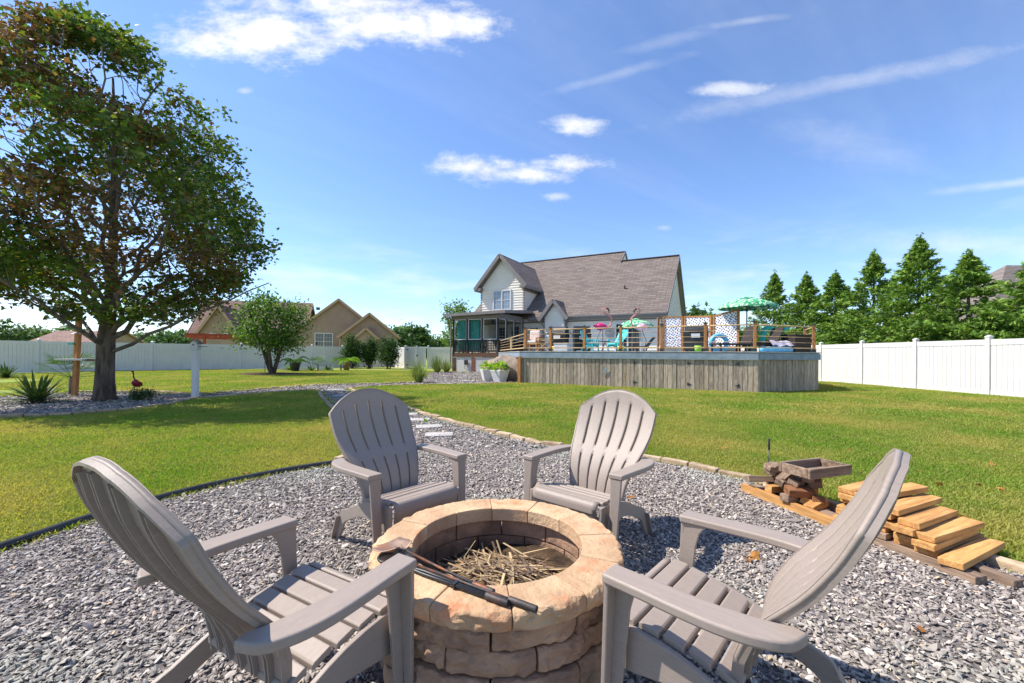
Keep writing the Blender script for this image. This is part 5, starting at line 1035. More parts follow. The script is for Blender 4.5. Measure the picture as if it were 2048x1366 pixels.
gt = thing('fence_gate', 'white vinyl gate with black hinges beside the columnar shrubs', 'gate', g1); d = (g2 - g1).normalized(); ang = math.atan2(d.y, d.x); L_ = (g2 - g1).length
for k in range(12): MB().bx(.12 + k * .145, .12 + k * .145 + .138, -.012, .012, .12, 1.75).build('board', m_white, gt, rot=(0, 0, ang))
for zz in (.12, 1.70): MB().bx(.1, L_ - .1, -.03, .03, zz, zz + .14).build('rail', m_white, gt, rot=(0, 0, ang))
for x_ in (.10, L_ / 2): MB().bx(x_ - .05, x_ + .05, -.05, .05, 0, 1.95).build('post', m_white, gt, rot=(0, 0, ang))
for zz in (.3, 1.6): MB().box((.2, -.05, zz), (.2, .02, .06)).build('hinge', m_black, gt, rot=(0, 0, ang))
MB().box((L_ / 2 + .06, -.06, 1.1), (.08, .03, .16)).build('latch', m_black, gt, rot=(0, 0, ang))

# ------------------------------------------------------------------ neighbouring houses
m_roofr = shingle('red_brown_shingle', lin(150, 118, 104), lin(120, 92, 82), lin(86, 66, 60)); m_roofry = shingle('red_brown_side', lin(150, 118, 104), lin(120, 92, 82), lin(86, 66, 60), 'y')
def gable_house(parent, x0, x1, y0, y1, zw, zr, m_w, m_r, axis='y', over=.4, trim=None, lapped=True):
    """block whose ridge runs along axis"""
    trim = trim or m_beigetrim
    if axis == 'y':
        xc = (x0 + x1) / 2; k = (zr - zw) / (xc - x0)
        MB().prism([(x0, 0), (x1, 0), (x1, zw), (xc, zr), (x0, zw)], y0, y1, 'y').build('wall', m_w, parent)
        if lapped: siding('siding', parent, m_w, lambda z: (x0, x1) if z < zw else (x0 + (z - zw) / k, x1 - (z - zw) / k), .3, zr - .05, (0, y0 - .002, 0), X, -Yv, row=.18)
        for sg in (-1, 1):
            xe = xc + sg * (xc - x0 + over); ze = zr + .12 - k * (xc - x0 + over)
            MB().add([(xc, y0 - over, zr + .12), (xe, y0 - over, ze), (xe, y1 + over, ze), (xc, y1 + over, zr + .12), (xc, y0 - over, zr + .02), (xe, y0 - over, ze - .1), (xe, y1 + over, ze - .1), (xc, y1 + over, zr + .02)], [(0, 1, 2, 3), (7, 6, 5, 4), (0, 4, 5, 1), (1, 5, 6, 2), (2, 6, 7, 3), (3, 7, 4, 0)]).build('roof', m_r, parent)
            MB().bar((xc, y0 - over - .02, zr), (xe, y0 - over - .02, ze - .1), .04, .24).build('rake_board', trim, parent)
    else:
        yc = (y0 + y1) / 2; k = (zr - zw) / (yc - y0)
        MB().prism([(y0, 0), (y1, 0), (y1, zw), (yc, zr), (y0, zw)], x0, x1, 'x').build('wall', m_w, parent)
        if lapped: siding('siding', parent, m_w, lambda z: (x0, x1), .3, zw, (0, y0 - .002, 0), X, -Yv, row=.18)
        for sg in (-1, 1):
            ye = yc + sg * (yc - y0 + over); ze = zr + .12 - k * (yc - y0 + over)
            MB().add([(x0 - over, yc, zr + .12), (x0 - over, ye, ze), (x1 + over, ye, ze), (x1 + over, yc, zr + .12), (x0 - over, yc, zr + .02), (x0 - over, ye, ze - .1), (x1 + over, ye, ze - .1), (x1 + over, yc, zr + .02)], [(0, 1, 2, 3), (7, 6, 5, 4), (0, 4, 5, 1), (1, 5, 6, 2), (2, 6, 7, 3), (3, 7, 4, 0)]).build('roof', m_r, parent)
            for x_ in (x0 - over - .02, x1 + over + .02): MB().bar((x_, yc, zr), (x_, ye, ze - .1), .04, .24).build('rake_board', trim, parent)
# the beige house: gable end turned to us, a lower gable in front of it, long roof to the left
BY = 46.0; bo_ = Vector(((640 - 1024) / F * BY, BY, 0))
bh = thing('house', 'beige sided house with stepped gables behind the shaded fence', 'house', bo_, R(14))
s_ = BY / F
gable_house(bh, -2.5, 6.4, 0, 10, 3.6, 7.2, m_beige, m_roofry, 'y'); gable_house(bh, 2.6, 8.2, -2.6, 3, 3.2, 5.5, m_beige, m_roofry, 'y'); gable_house(bh, 4.0, 6.2, -3.3, -2.2, 2.9, 3.9, m_beige, m_roofry, 'y', .25)
gable_house(bh, -13.5, -2.6, 3.0, 11, 3.4, 7.4, m_beige, m_roofr, 'x')
gable_house(bh, -11.8, -8.2, .6, 5, 3.4, 6.2, m_beige, m_roofry, 'y')
window(bh, (0, -.01, 0), X, -Yv, -.55, 1.35, 1.6, 3.5, 2, 3, 2); window(bh, (0, .59, 0), X, -Yv, -10.9, -10.3, 2.65, 3.3, 1, 2, 2); window(bh, (0, .59, 0), X, -Yv, -9.6, -9.0, 2.65, 3.3, 1, 2, 2)
MB().bx(6.6, 8.15, -2.64, -2.605, .6, 2.9).build('window', m_glass, bh); MB().bx(-8.0, -2.7, 2.96, 2.995, .5, 2.9).build('window', m_glass, bh)
MB().tube([(2.5, -2.65, 3.1), (2.45, -2.7, 2.9), (2.45, -2.7, 0)], .05, 8).build('downspout', m_beigetrim, bh)
MB().box((-1, 4, 6.55), (.35, .35, .3)).build('roof_vent', m_darkgrey, bh)
pg_y = 36.5; p0 = Vector(((380 - 1024) / F * 33.0, 33.0, 0)); pg = thing('pergola', 'red brown pergola with rafters beyond the shaded fence', 'pergola', p0, R(20)); m_redw = mat('red_stain', lin(166, 84, 58), lin(130, 62, 44), rough=.8, scale=4)
for x_ in (0.2, 4.4):
    for y_ in (0.2, 2.6): MB().bx(x_ - .08, x_ + .08, y_ - .08, y_ + .08, 0, 2.45).build('post', m_redw, pg)
for y_ in (.2, 2.6): MB().bar((-.4, y_, 2.5), (5.0, y_, 2.5), .06, .24).build('beam', m_redw, pg)
for k in range(15): MB().bar((-.2 + k * .36, -.4, 2.68), (-.2 + k * .36, 3.2, 2.68), .05, .14).build('rafter', m_redw, pg)
fr_ = Vector(((132 - 1024) / F * 60, 60, 0)); fh = thing('house', 'distant low house with brown roof behind the feeder post', 'house', fr_, R(5)); gable_house(fh, -4.4, 4.6, 0, 8, 2.6, 4.3, m_beige, m_roofr, 'x', lapped=False)
rh = thing('house', 'neighbouring house with grey brown hip roof behind the evergreen row', 'house', Vector((33.0, 29.0, 0)))
MB().bx(.5, 14.5, .5, 9.5, 0, 3.2).build('wall', m_siding, rh)
MB().add([(0, 0, 3.1), (15, 0, 3.1), (15, 10, 3.1), (0, 10, 3.1), (7.2, 5, 8.8), (9.5, 5, 8.8)], [(0, 1, 5, 4), (1, 2, 5), (2, 3, 4, 5), (3, 0, 4), (3, 2, 1, 0)]).build('roof', shingle('taupe_shingle', lin(140, 128, 120), lin(112, 102, 97), lin(70, 64, 62)), rh)

# ------------------------------------------------------------------ trees
MAPLE = np.array([(0, 1, .0), (.16, .42, .02), (.55, .62, -.02), (.42, .22, .0), (.95, .12, -.04), (.5, -.1, .0), (.42, -.5, -.03), (0, -.28, .03), (-.42, -.5, -.03), (-.5, -.1, 0), (-.95, .12, -.04), (-.42, .22, 0), (-.55, .62, -.02), (-.16, .42, .02)])
def leaves(centers, size, cols, shape='maple', droop=.5, seed=3, aim=None):
    """one mesh of single leaves; returns verts, faces, face colours"""
    r = np.random.default_rng(seed); n = len(centers)
    if shape == 'maple': base = np.array([(0, 1, 0), (.5, .45, -.06), (.95, .1, -.1), (.4, -.45, -.05), (-.4, -.45, -.05), (-.95, .1, -.1), (-.5, .45, -.06), (0, 0, .06)]); fc = np.array([(7, 0, 1), (7, 1, 2), (7, 2, 3), (7, 3, 4), (7, 4, 5), (7, 5, 6), (7, 6, 0)]); base[1] *= .72; base[6] *= .72
    elif shape == 'oval': base = np.array([(0, 1, 0), (.42, .2, -.06), (0, -.7, 0), (-.42, .2, -.06)]); fc = np.array([(0, 1, 2), (0, 2, 3)])
    else: base = np.array([(0, 1.0, -.18), (.20, .25, .05), (.55, .55, -.1), (.16, -.25, .03), (.42, -.1, -.08), (0, -.8, 0), (-.42, -.1, -.08), (-.16, -.25, .03), (-.55, .55, -.1), (-.20, .25, .05)]); fc = np.array([(5, 4, 3), (5, 3, 7), (5, 7, 6), (3, 2, 1), (3, 1, 9), (3, 9, 7), (7, 9, 8), (1, 0, 9)])
    s = size * r.uniform(.7, 1.3, n)
    yaw = r.uniform(0, 2 * np.pi, n); pit = r.normal(-droop, .55, n); rol = r.normal(0, .7, n)
    if aim is not None: yaw = aim + r.normal(0, .45, n)
    fwd = np.stack([np.cos(yaw) * np.cos(pit), np.sin(yaw) * np.cos(pit), np.sin(pit)], 1); up = np.array([0, 0, 1.]); sd = np.cross(fwd, up); sd /= np.maximum(1e-6, np.linalg.norm(sd, axis=1))[:, None]; nr = np.cross(sd, fwd)
    sd2 = sd * np.cos(rol)[:, None] + nr * np.sin(rol)[:, None]; nr2 = np.cross(sd2, fwd)
    V = centers[:, None, :] + s[:, None, None] * (base[None, :, 0:1] * sd2[:, None, :] + base[None, :, 1:2] * fwd[:, None, :] + base[None, :, 2:3] * nr2[:, None, :])
    k = len(base); Fc = (fc[None] + (np.arange(n) * k)[:, None, None]).reshape(-1, 3); return V.reshape(-1, 3), Fc, np.repeat(cols, len(fc), axis=0)
m_leaf = leafmat('tree_leaf', [], trans=.32, attr=True); m_conif = leafmat('conifer_spray', [], trans=.25, attr=True, rough=.7)
def limb(p, q, r0, r1, sag, n=6, wig=.05, r=rnd):
    p, q = Vector(p), Vector(q); L_ = (q - p).length; pts = []; rs = []
    for i in range(n + 1): t = i / n; v = p.lerp(q, t) + Vector((0, 0, -sag * 4 * t * (1 - t))) + Vector((r.gauss(0, 1), r.gauss(0, 1), r.gauss(0, .6))) * wig * L_ * .12 * (1 if 0 < i < n else 0); pts.append(v); rs.append(r0 + (r1 - r0) * t)
    return pts, rs
# the big maple
TB = G(210, 801); TB.z = 0; mp_ = thing('maple_tree', 'large maple with green and rust coloured leaves in the gravel bed', 'tree', TB); tr_ = random.Random(21)
tk = MB(); tk.tube([(0, 0, 0), (0, 0, .12), (.0, 0, .5), (.01, 0, 1.0), (.02, 0, 1.35), (.03, 0, 1.6), (.08, .05, 2.4), (.12, .05, 3.4), (.1, .1, 4.8), (.2, 0, 6.4), (.15, 0, 8.0)], [.27, .22, .19, .178, .18, .17, .125, .10, .08, .055, .022], 14); tk.build('trunk', m_bark, mp_, True)
Rt = [(1.9, .7), (2.3, 2.0), (3.0, 3.15), (4.0, 3.7), (5.2, 3.55), (6.5, 3.1), (7.5, 2.6), (8.3, 1.75), (8.9, .95), (9.3, .25)]
def crown_r(z): return lerp_tab(z, Rt)
lm = MB(); nodes = []
prim = []
for k in range(15):
    a = k * 2.39996 + .3; t = (k + .5) / 15; z1 = 3.1 + 5.6 * t ** .9; rr = crown_r(z1) * (.88 if t < .8 else .7); z0 = 1.45 + .5 * tr_.random() if t < .45 else 1.8 + (t - .4) * 5.0
    st0 = Vector((.03 + .1 * min(1, z0 / 4), .02, z0)); en = Vector((math.cos(a) * rr, math.sin(a) * rr, z1 + .3)); pts, rs = limb(st0, en, .075 - .035 * t, .012, -.12, 9, .2, tr_); lm.tube(pts, rs, 8); prim.append((pts, rs)); nodes += [(p_, r_) for p_, r_ in zip(pts[3:], rs[3:])]
for q in ((-1.9, -.3, 1.4, 2.0, 2.7), (2.6, .2, 1.2, 3.9, 3.0), (-2.2, 1.0, 1.3, 2.6, 2.9), (.5, -2.2, 1.4, 3.2, 2.8)):
    a = math.atan2(q[1], q[0]); pts, rs = limb((math.cos(a) * .12, math.sin(a) * .12, q[2]), (math.cos(a) * q[3], math.sin(a) * q[3], q[4]), .05, .012, .0, 8, .06, tr_); lm.tube(pts, rs, 8); nodes += [(p_, r_) for p_, r_ in zip(pts[3:], rs[3:])]
sec = []
for pts, rs in prim:
    for j in range(7):
        i = 3 + j % 6; p_ = pts[i]; rad = crown_r(p_.z + 1.0); a = math.atan2(p_.y, p_.x) + tr_.gauss(0, .75); z1 = min(9.2, p_.z + tr_.uniform(.3, 1.8)); rr = crown_r(z1) * tr_.uniform(.55, .98); q = Vector((math.cos(a) * rr, math.sin(a) * rr, z1)); q = p_ + (q - p_) * min(1, 1.9 / max(.1, (q - p_).length)); s2, r2 = limb(p_, q, rs[i] * .6, .008, .0, 5, .25, tr_); lm.tube(s2, r2, 5, False); nodes += [(x_, .01) for x_ in s2[2:]]
NP = np.array([tuple(p_) for p_, _ in nodes])
lm.build('limbs', m_bark2, mp_, True)
cen = []
while len(cen) < 1800:
    z_ = tr_.uniform(2.0, 9.3); rr = crown_r(z_); u = tr_.random(); rad = rr * (u ** .42); a = tr_.uniform(0, 6.283); c = Vector((math.cos(a) * rad + .05, math.sin(a) * rad, z_))
    lumpy = mn.noise(c * .75) + .35 * mn.noise(c * 2.0)
    if lumpy < -.22 + .5 * (1 - rad / max(rr, .1)) + .2 * tr_.random(): continue
    if rad > rr * (.9 + .2 * mn.noise(Vector((math.cos(a) * 2.65, math.sin(a) * 2.65, z_ * 1.3)))): continue
    if tr_.random() > rr / 3.75 + .12: continue
    cen.append(c)
tw = MB(); LC = []; LCol = []; r3 = np.random.default_rng(5)
for c in cen:
    d2 = ((NP - np.array(tuple(c))) ** 2).sum(1); i = int(d2.argmin()); p_ = Vector(NP[i])
    if d2[i] > .03: tw.tube([p_, p_.lerp(c, .5) + Vector((tr_.gauss(0, .05), tr_.gauss(0, .05), .05)), c], [.009, .006, .003], 3, False)
    n = 24; q = np.array(tuple(c)) + r3.normal(0, 1, (n, 3)) * np.array([.15, .15, .11]); LC.append(q)
    red = mn.noise(Vector((c.x * .45, c.y * .45, c.z * .4 + 3.3))) * 1.6 + .38 - .09 * max(0, c.z - 6.0) - .10 * max(0, c.x - .5) - .06 * c.y + tr_.gauss(0, .12)
    g = np.array([lin(72, 102, 44), lin(92, 118, 48), lin(118, 132, 56)])[r3.integers(0, 3, n)]; rd = np.array([lin(116, 84, 60), lin(128, 96, 62), lin(100, 78, 56), lin(124, 110, 60)])[r3.integers(0, 4, n)]
    mixv = (np.clip(red, 0, 1) > r3.random(n))[:, None]; LCol.append(np.where(mixv, rd, g) * r3.uniform(.7, 1.1, (n, 1)))
tw.build('twigs', m_bark2, mp_, kind='stuff')
V, Fc, Cc = leaves(np.concatenate(LC), .064, np.concatenate(LCol), 'maple', .45, 8); mkobj('crown', npmesh('crown', V, Fc, col=Cc), m_leaf, mp_)
# tree in the mulch ring
def small_tree(base, name, label, h, rad, trunk_h, stems, n_cl, leaf, pal, seed, per=26, cl=.22, zc=.58, group=None, shape='oval', mat_=None, lump=.2):
    t = thing(name, label, 'tree', base, 0, group); r = random.Random(seed); rn = np.random.default_rng(seed); wood = MB(); nd = []
    for k in range(stems):
        a = k * 6.283 / stems + r.uniform(-.3, .3); q = Vector((math.cos(a) * rad * .55, math.sin(a) * rad * .55, h * .8)); mid = Vector((math.cos(a) * rad * .16, math.sin(a) * rad * .16, trunk_h)); s0 = Vector((math.cos(a) * .06, math.sin(a) * .06, 0)) if stems > 1 else Vector((0, 0, 0))
        pts = spline([s0, mid, mid.lerp(q, .5) + Vector((0, 0, .1)), q], 4); wood.tube(pts, [h * .022 * (1 - .85 * i / len(pts)) + .004 for i in range(len(pts))], 7); nd += pts[4:]
    wood.build('trunk', m_bark, t, True); cz_ = trunk_h + (h - trunk_h) * .5; C0 = []; CC = []; NPn = np.array([tuple(x_) for x_ in nd]); tw_ = MB()
    while len(C0) < n_cl:
        v = Vector((r.uniform(-1, 1), r.uniform(-1, 1), r.uniform(-1, 1)))
        if v.length > 1 or v.length < .25: continue
        c = Vector((v.x * rad, v.y * rad, cz_ + v.z * (h - trunk_h) * zc))
        if mn.noise(c * (1.6 / rad * 1.2) + Vector((seed, 0, 0))) < -lump: continue
        if v.length > .8 + .3 * mn.noise(v * 2.2 + Vector((seed, 1, 1))): continue
        C0.append(c); i = int(((NPn - np.array(tuple(c))) ** 2).sum(1).argmin()); tw_.tube([Vector(NPn[i]), c], [.012, .004], 3, False)
    tw_.build('twigs', m_bark, t, kind='stuff'); q = np.concatenate([np.array(tuple(c)) + rn.normal(0, cl, (per, 3)) for c in C0]); co = np.array(pal)[rn.integers(0, len(pal), len(q))] * rn.uniform(.75, 1.2, (len(q), 1))
    V, Fc, Cc = leaves(q, leaf, co, shape, .4, seed); mkobj('crown', npmesh('crown', V, Fc, col=Cc), mat_ or m_leaf, t); return t
GP = [lin(70, 104, 42), lin(90, 124, 50), lin(58, 88, 36), lin(112, 140, 62)]
gb = G(545, 749); gb.z = 0
small_tree(gb, 'ornamental_tree', 'rounded green small tree with forked trunk in a mulch ring', 4.75, 2.3, 1.0, 5, 300, .105, GP + GP, 31, 26, .26)
mul = MB(); poly = [(math.cos(a) * 2.3 * (1 + .08 * math.sin(3 * a)), math.sin(a) * 1.5) for a in np.linspace(0, 6.283, 40)[:-1]]
mu = MB().add([(0, 0, .10)] + [(x_ * .6, y_ * .6, .08) for x_, y_ in poly] + [(x_, y_, .008) for x_, y_ in poly], [(0, 1 + k, 1 + (k + 1) % 39) for k in range(39)] + [(1 + k, 40 + k, 40 + (k + 1) % 39, 1 + (k + 1) % 39) for k in range(39)]).build('mulch_bed', m_mulch, None, True, loc=gb); mu['kind'] = 'structure'; mu['label'] = 'dark mulch ring round the small tree'
# evergreen row behind the bright fence
def conifer(base, h, rad, label, seed, loose=.0, group='evergreens behind the bright fence', name='evergreen_tree', n=5200, pal=None, sz=.16):
    t = thing(name, label, 'tree', base, 0, group); rn = np.random.default_rng(seed); MB().tube([(0, 0, 0), (0, 0, h * .5), (0, 0, h * .98)], [.12, .07, .012], 8).build('trunk', m_bark, t, True)
    nb = int(h * 34); per = n // nb; C0 = []; A0 = []; wood = MB()
    for k in range(nb):
        u = (k + rn.random()) / nb; u = u ** 1.12; az_ = k * 2.39996 + rn.normal(0, .35); env = rad * min(1, (1 - u) * 1.28 + .02) ** .95 * (.82 + .3 * rn.random()) * (1 if u > .08 else .8)
        if loose and u > .45 and rn.random() < loose * .55: continue
        z0 = .1 + h * u * .96; e_ = rn.normal(.32, .16) + .35 * u; d_ = np.array([math.cos(az_) * math.cos(e_), math.sin(az_) * math.cos(e_), math.sin(e_)]); sdv = np.array([-math.sin(az_), math.cos(az_), 0]); m_ = max(6, int(per * (1 - .55 * u) * 1.35))
        tt = rn.uniform(.12, 1, m_) ** .75; lat = rn.normal(0, 1, m_) * env * .20 * (1.15 - tt); c_ = np.array([0, 0, z0]) + tt[:, None] * env * d_ + lat[:, None] * sdv - np.array([0, 0, 1]) * (tt ** 2 * env * .16)[:, None] + rn.normal(0, .05, (m_, 3)); C0.append(c_); A0.append(np.full(m_, az_) + lat * .8)
    c = np.concatenate(C0); a = np.concatenate(A0); pal = np.array(pal if pal is not None else [lin(98, 132, 52), lin(116, 148, 60), lin(134, 160, 72), lin(78, 108, 48)]); co = pal[rn.integers(0, len(pal), len(c))] * rn.uniform(.75, 1.25, (len(c), 1))
    V, Fc, Cc = leaves(c, sz, co, 'spray', -.15, seed, aim=a); mkobj('crown', npmesh('crown', V, Fc, col=Cc), m_conif, t)
    lead = np.stack([rn.normal(0, .05, 40), rn.normal(0, .05, 40), rn.uniform(h * .93, h * 1.03, 40)], 1); V, Fc, Cc = leaves(lead, sz * .7, pal[rn.integers(0, len(pal), 40)], 'spray', -.9, seed); mkobj('leader', npmesh('leader', V, Fc, col=Cc), m_conif, t)
ev = [(1548, 545, 28.7, 2.65, 0, 'evergreen tree rising behind the deck umbrella'), (1612, 548, 25.6, 2.65, 0, 'evergreen tree second in the row from the deck umbrella'), (1670, 545, 23.3, 2.65, .2, 'evergreen tree third in the row from the deck umbrella, thin pointed tip'), (1747, 505, 20.8, 2.65, .35, 'tall evergreen with a sparse tip, next to the tallest one on the deck side'), (1838, 475, 18.5, 2.65, .2, 'tallest evergreen of the row with a spindly pointed top'), (1936, 508, 16.5, 2.65, .75, 'evergreen with a thin see-through top beside the tallest one'), (2095, 490, 14.2, 2.65, .2, 'evergreen in front of the neighbouring brown roof')]
for i, (px_, py_, Yt, rad, lo_, lab) in enumerate(ev):
    Yt *= 1.022; top = P(px_, py_, Yt); conifer(Vector((top.x, Yt, 0)), top.z, rad, lab, 60 + i, lo_, n=int(13500 + 600 * (i - 3)), sz=.12)
# columnar shrubs by the gate
for i, (px_, py_, tp_, rad, lab) in enumerate(((704, 737, 671, .85, 'columnar shrub with glossy leaves nearest the potted palms'), (739, 737, 674, .8, 'columnar shrub in the middle of the three by the gate'), (777, 738, 674, .95, 'broad columnar shrub right beside the white gate'))):
    b = G(px_, py_); b.z = 0; Yb = b.y; hh = P(px_, tp_, Yb).z; t = small_tree(b, 'columnar_shrub', lab, hh, rad, .15, 3, 190, .085, [lin(52, 84, 36), lin(70, 102, 42), lin(44, 70, 32)], 90 + i, 24, .17, .56, 'columnar shrubs by the gate', lump=.6); t['category'] = 'shrub'
# trees far beyond
FG = [lin(78, 106, 58), lin(94, 122, 66), lin(64, 92, 52)]
far = [(15, 645, 662, 95, 5.2), (60, 660, 690, 100, 4.5), (105, 664, 690, 110, 4.5), (262, 674, 690, 100, 3.5), (300, 668, 692, 105, 4.0), (345, 663, 692, 100, 4.6), (380, 662, 690, 120, 4.5), (255, 668, 690, 120, 4.2), (795, 652, 690, 90, 4.2), (822, 650, 692, 95, 2.6), (838, 655, 692, 95, 2.4), (775, 662, 692, 100, 4.0), (855, 676, 695, 110, 4.5), (872, 680, 697, 110, 3.2), (1380, 622, 700, 62, 3.4), (1398, 624, 700, 64, 3.2), (1355, 640, 700, 66, 3.0), (1425, 640, 700, 80, 4.5), (1455, 655, 700, 85, 4), (1490, 660, 702, 90, 4.2)]
tree_lab = {0: 'distant round topped green tree beyond the shaded fence', 1: 'distant green tree in the gap between beige house and porch', 2: 'distant dark green tree rising behind the deck screens'}
for i, (px_, tp_, bt, Yt, rad) in enumerate(far):
    z_ = P(px_, tp_, Yt).z; b = Vector(((px_ - 1024) / F * Yt, Yt, 0)); g_ = 0 if i < 8 else (1 if i < 14 else 2)
    small_tree(b, 'distant_tree', tree_lab[g_], z_, rad * 1.15, max(.8, z_ * .18), 3, 70, .55, FG, 200 + i, 26, .75, .55, 'distant trees ' + ('beyond the shaded fence', 'beside the porch', 'behind the deck')[g_], lump=.5)
b = Vector(((912 - 1024) / F * 37.0, 37.0, 0)); small_tree(b, 'garden_tree', 'light green tree rising behind the screened porch roof', 6.2, 1.5, 1.2, 2, 150, .14, [lin(110, 140, 60), lin(86, 120, 50)], 301, 22, .28)
# continuous tree belt far off, reading as one mass
rn = np.random.default_rng(77); a = np.linspace(R(-62), R(62), 230); BC = []
for k in a:
    d = 230 + 20 * math.sin(k * 9); zt_ = 8.5 + 3.0 * mn.noise(Vector((k * 14, 0, 0))) + 1.5 * mn.noise(Vector((k * 45, 2, 0))); BC.append(np.stack([np.sin(k) * d + rn.normal(0, 2.5, 46), np.cos(k) * d + rn.normal(0, 3, 46), rn.uniform(0, 1, 46) ** .7 * zt_], 1))
c = np.concatenate(BC); V, Fc, Cc = leaves(c, 1.5, np.array([lin(84, 110, 66), lin(98, 124, 76)])[rn.integers(0, 2, len(c))], 'oval', .2, 4); tag(mkobj('tree_belt', npmesh('tree_belt', V, Fc, col=Cc), m_leaf), 'far wood along the horizon', 'wood', kind='stuff')

# ------------------------------------------------------------------ plants and ornaments of the left garden
m_blade = leafmat('sword_leaf', [lin(78, 100, 52), lin(58, 80, 44)], trans=.2)
def rosette(base, n, l, w, name, label, seed, el0=.15, el1=1.35, group=None, fold=.25, m=None, arch=.25, z0=.05):
    t = thing(name, label, 'plant', base, 0, group); r = random.Random(seed)
    MB().lathe([(.10, 0), (.12, .05), (.06, z0 + .06), (0, z0 + .08)], 10).build('stem', m_bark, t)
    mb = MB()
    for i in range(n):
        a = i * 2.39996 + r.uniform(-.2, .2); e = el0 + (el1 - el0) * (i / n) ** .9 + r.gauss(0, .06); k = l * r.uniform(.8, 1.1); d = Vector((math.cos(a), math.sin(a), 0)); sd = Vector((-math.sin(a), math.cos(a), 0)); pts = []
        for s_ in (0, .25, .55, .8, 1.0): pts.append(d * (.04 + k * s_ * math.cos(e)) + Z * (z0 + k * s_ * math.sin(e) - arch * k * s_ * s_ * math.cos(e)))
        ww = (w * .6, w, w * .9, w * .55, .002); o = len(mb.v)
        for p_, q in zip(pts, ww): mb.v += [tuple(p_ - sd * q), tuple(p_ - Z * q * fold), tuple(p_ + sd * q)]
        for s_ in range(4): mb.f += [(o + s_ * 3, o + s_ * 3 + 1, o + s_ * 3 + 4, o + s_ * 3 + 3), (o + s_ * 3 + 1, o + s_ * 3 + 2, o + s_ * 3 + 5, o + s_ * 3 + 4)]
    mb.build('leaves', m or m_blade, t, True); return t
rosette(G(75, 806), 85, .78, .032, 'yucca_plant', 'big spiky dark green yucca in the gravel bed by the maple', 1, .02, 1.3); rosette(G(12, 757), 60, .75, .03, 'yucca_plant', 'spiky yucca farther back near the shaded fence', 2, .1, 1.3)
def fan_palm(base, label, h, n, l, seed, name='fan_palm'):
    t = thing(name, label, 'palm', base); r = random.Random(seed); MB().tube([(0, 0, 0), (0, 0, h * .5)], [.06, .05], 8).build('trunk', m_bark2, t)
    for i in range(n):
        a = i * 2.39996; e = .1 + 1.0 * i / n; d = Vector((math.cos(a) * math.cos(e), math.sin(a) * math.cos(e), math.sin(e))); c = Z * h * .5; tip = c + d * l * .6
        fr_ = MB(); fr_.tube([c, tip], .006, 5, False); sd = d.cross(Z).normalized(); up_ = sd.cross(d)
        for k in range(11): b_ = (k - 5) / 5 * 1.25; dd = (d * math.cos(b_) + sd * math.sin(b_)).normalized(); q = tip + dd * l * .55 - Z * .05; s2 = dd.cross(up_).normalized() * .016; fr_.add([tip - s2 * .3, tip + dd * l * .3 + s2, q, tip + dd * l * .3 - s2], [(0, 1, 2, 3)])
        fr_.build('frond', m_green, t)
fan_palm(G(143, 789), 'fan palm with green fronds beside the brown feeder post', .95, 14, .85, 3); fan_palm(G(636, 742), 'small fan palm in the pale bed between two pots', .75, 12, .8, 4); fan_palm(G(682, 741), 'small fan palm beside the tan pot', .7, 11, .8, 5)
# feeder post with two trays
fb = G(150, 792); fb.z = 0; fp = thing('bird_feeder_post', 'tall brown wooden post with white bird tray and small green feeder', 'bird feeder', fb); MB().bar((0, 0, 0), (.12, 0, 2.45), .10, .10, up=(0, 1, 0)).build('post', m_cedar, fp)
MB().box((.02, 0, 1.0), (.75, .4, .05)).build('tray', m_white, fp); MB().box((.55, .1, .98), (.45, .35, .06)).build('tray', m_lumg, fp); MB().lathe([(0, 1.72), (.16, 1.69), (0, 1.76)], 14, (.09, 0, 0)).build('cap', m_white, fp); MB().box((-.03, -.02, 1.42), (.14, .14, .05)).build('green_feeder', m_turq, fp); MB().box((.14, 0, 2.5), (.5, .3, .04)).build('roof', m_lum, fp)
# white birdhouse post
wb = G(391, 796); wb.z = 0; wp = thing('birdhouse_post', 'white post carrying a small weathered birdhouse', 'birdhouse', wb, .1); MB().bx(-.065, .065, -.065, .065, 0, 1.30).build('post', m_white, wp, bevel=.006); MB().bx(-.10, .10, -.10, .10, 1.302, 1.33).build('platform', m_pot, wp); hb = MB().prism([(-.09, 1.335), (.09, 1.335), (.09, 1.45), (0, 1.53), (-.09, 1.45)], -.09, .09, 'y').build('birdhouse', m_pot, wp)
for sg in (-1, 1): MB().bar((0, 0, 1.55), (sg * .14, 0, 1.44), .24, .015).build('roof', m_lumg, wp)
MB().lathe([(0, 0), (.02, 0), (.02, .01), (0, .01)], 12).build('entrance', m_black, hb, loc=(0, -.091, 1.41), rot=(math.pi / 2, 0, 0)); MB().bx(.1, .26, -.06, .06, 1.36, 1.375).build('perch', m_lumg, wp)
# red bird ornament with legs and a round cushion plant
ob = G(272, 800); ob.z = 0; m_redm = mat('red_metal', lin(150, 40, 56), lin(110, 30, 44), rough=.45, scale=9)
fl2 = thing('bird_ornament', 'small dark red metal bird ornament on thin legs by the maple', 'ornament', ob); 
for sg in (-1, 1): MB().tube([(sg * .03, 0, 0), (sg * .05, 0, .18), (sg * .02, 0, .34)], .006, 6).build('leg', m_pale, fl2)
MB().tube([(0, .1, .33), (0, .03, .40), (0, -.04, .46), (0, -.08, .46)], [.02, .085, .075, .02], 12).build('body', m_redm, fl2, True); MB().tube(spline([(0, -.02, .5), (-.03, -.03, .58), (-.06, 0, .66), (-.05, -.03, .71)], 4), .016, 8).build('neck', m_redm, fl2, True); MB().lathe([(0, -.03), (.026, -.01), (.026, .015), (0, .03)], 10, (-.05, -.04, .72)).build('head', m_redm, fl2, True)
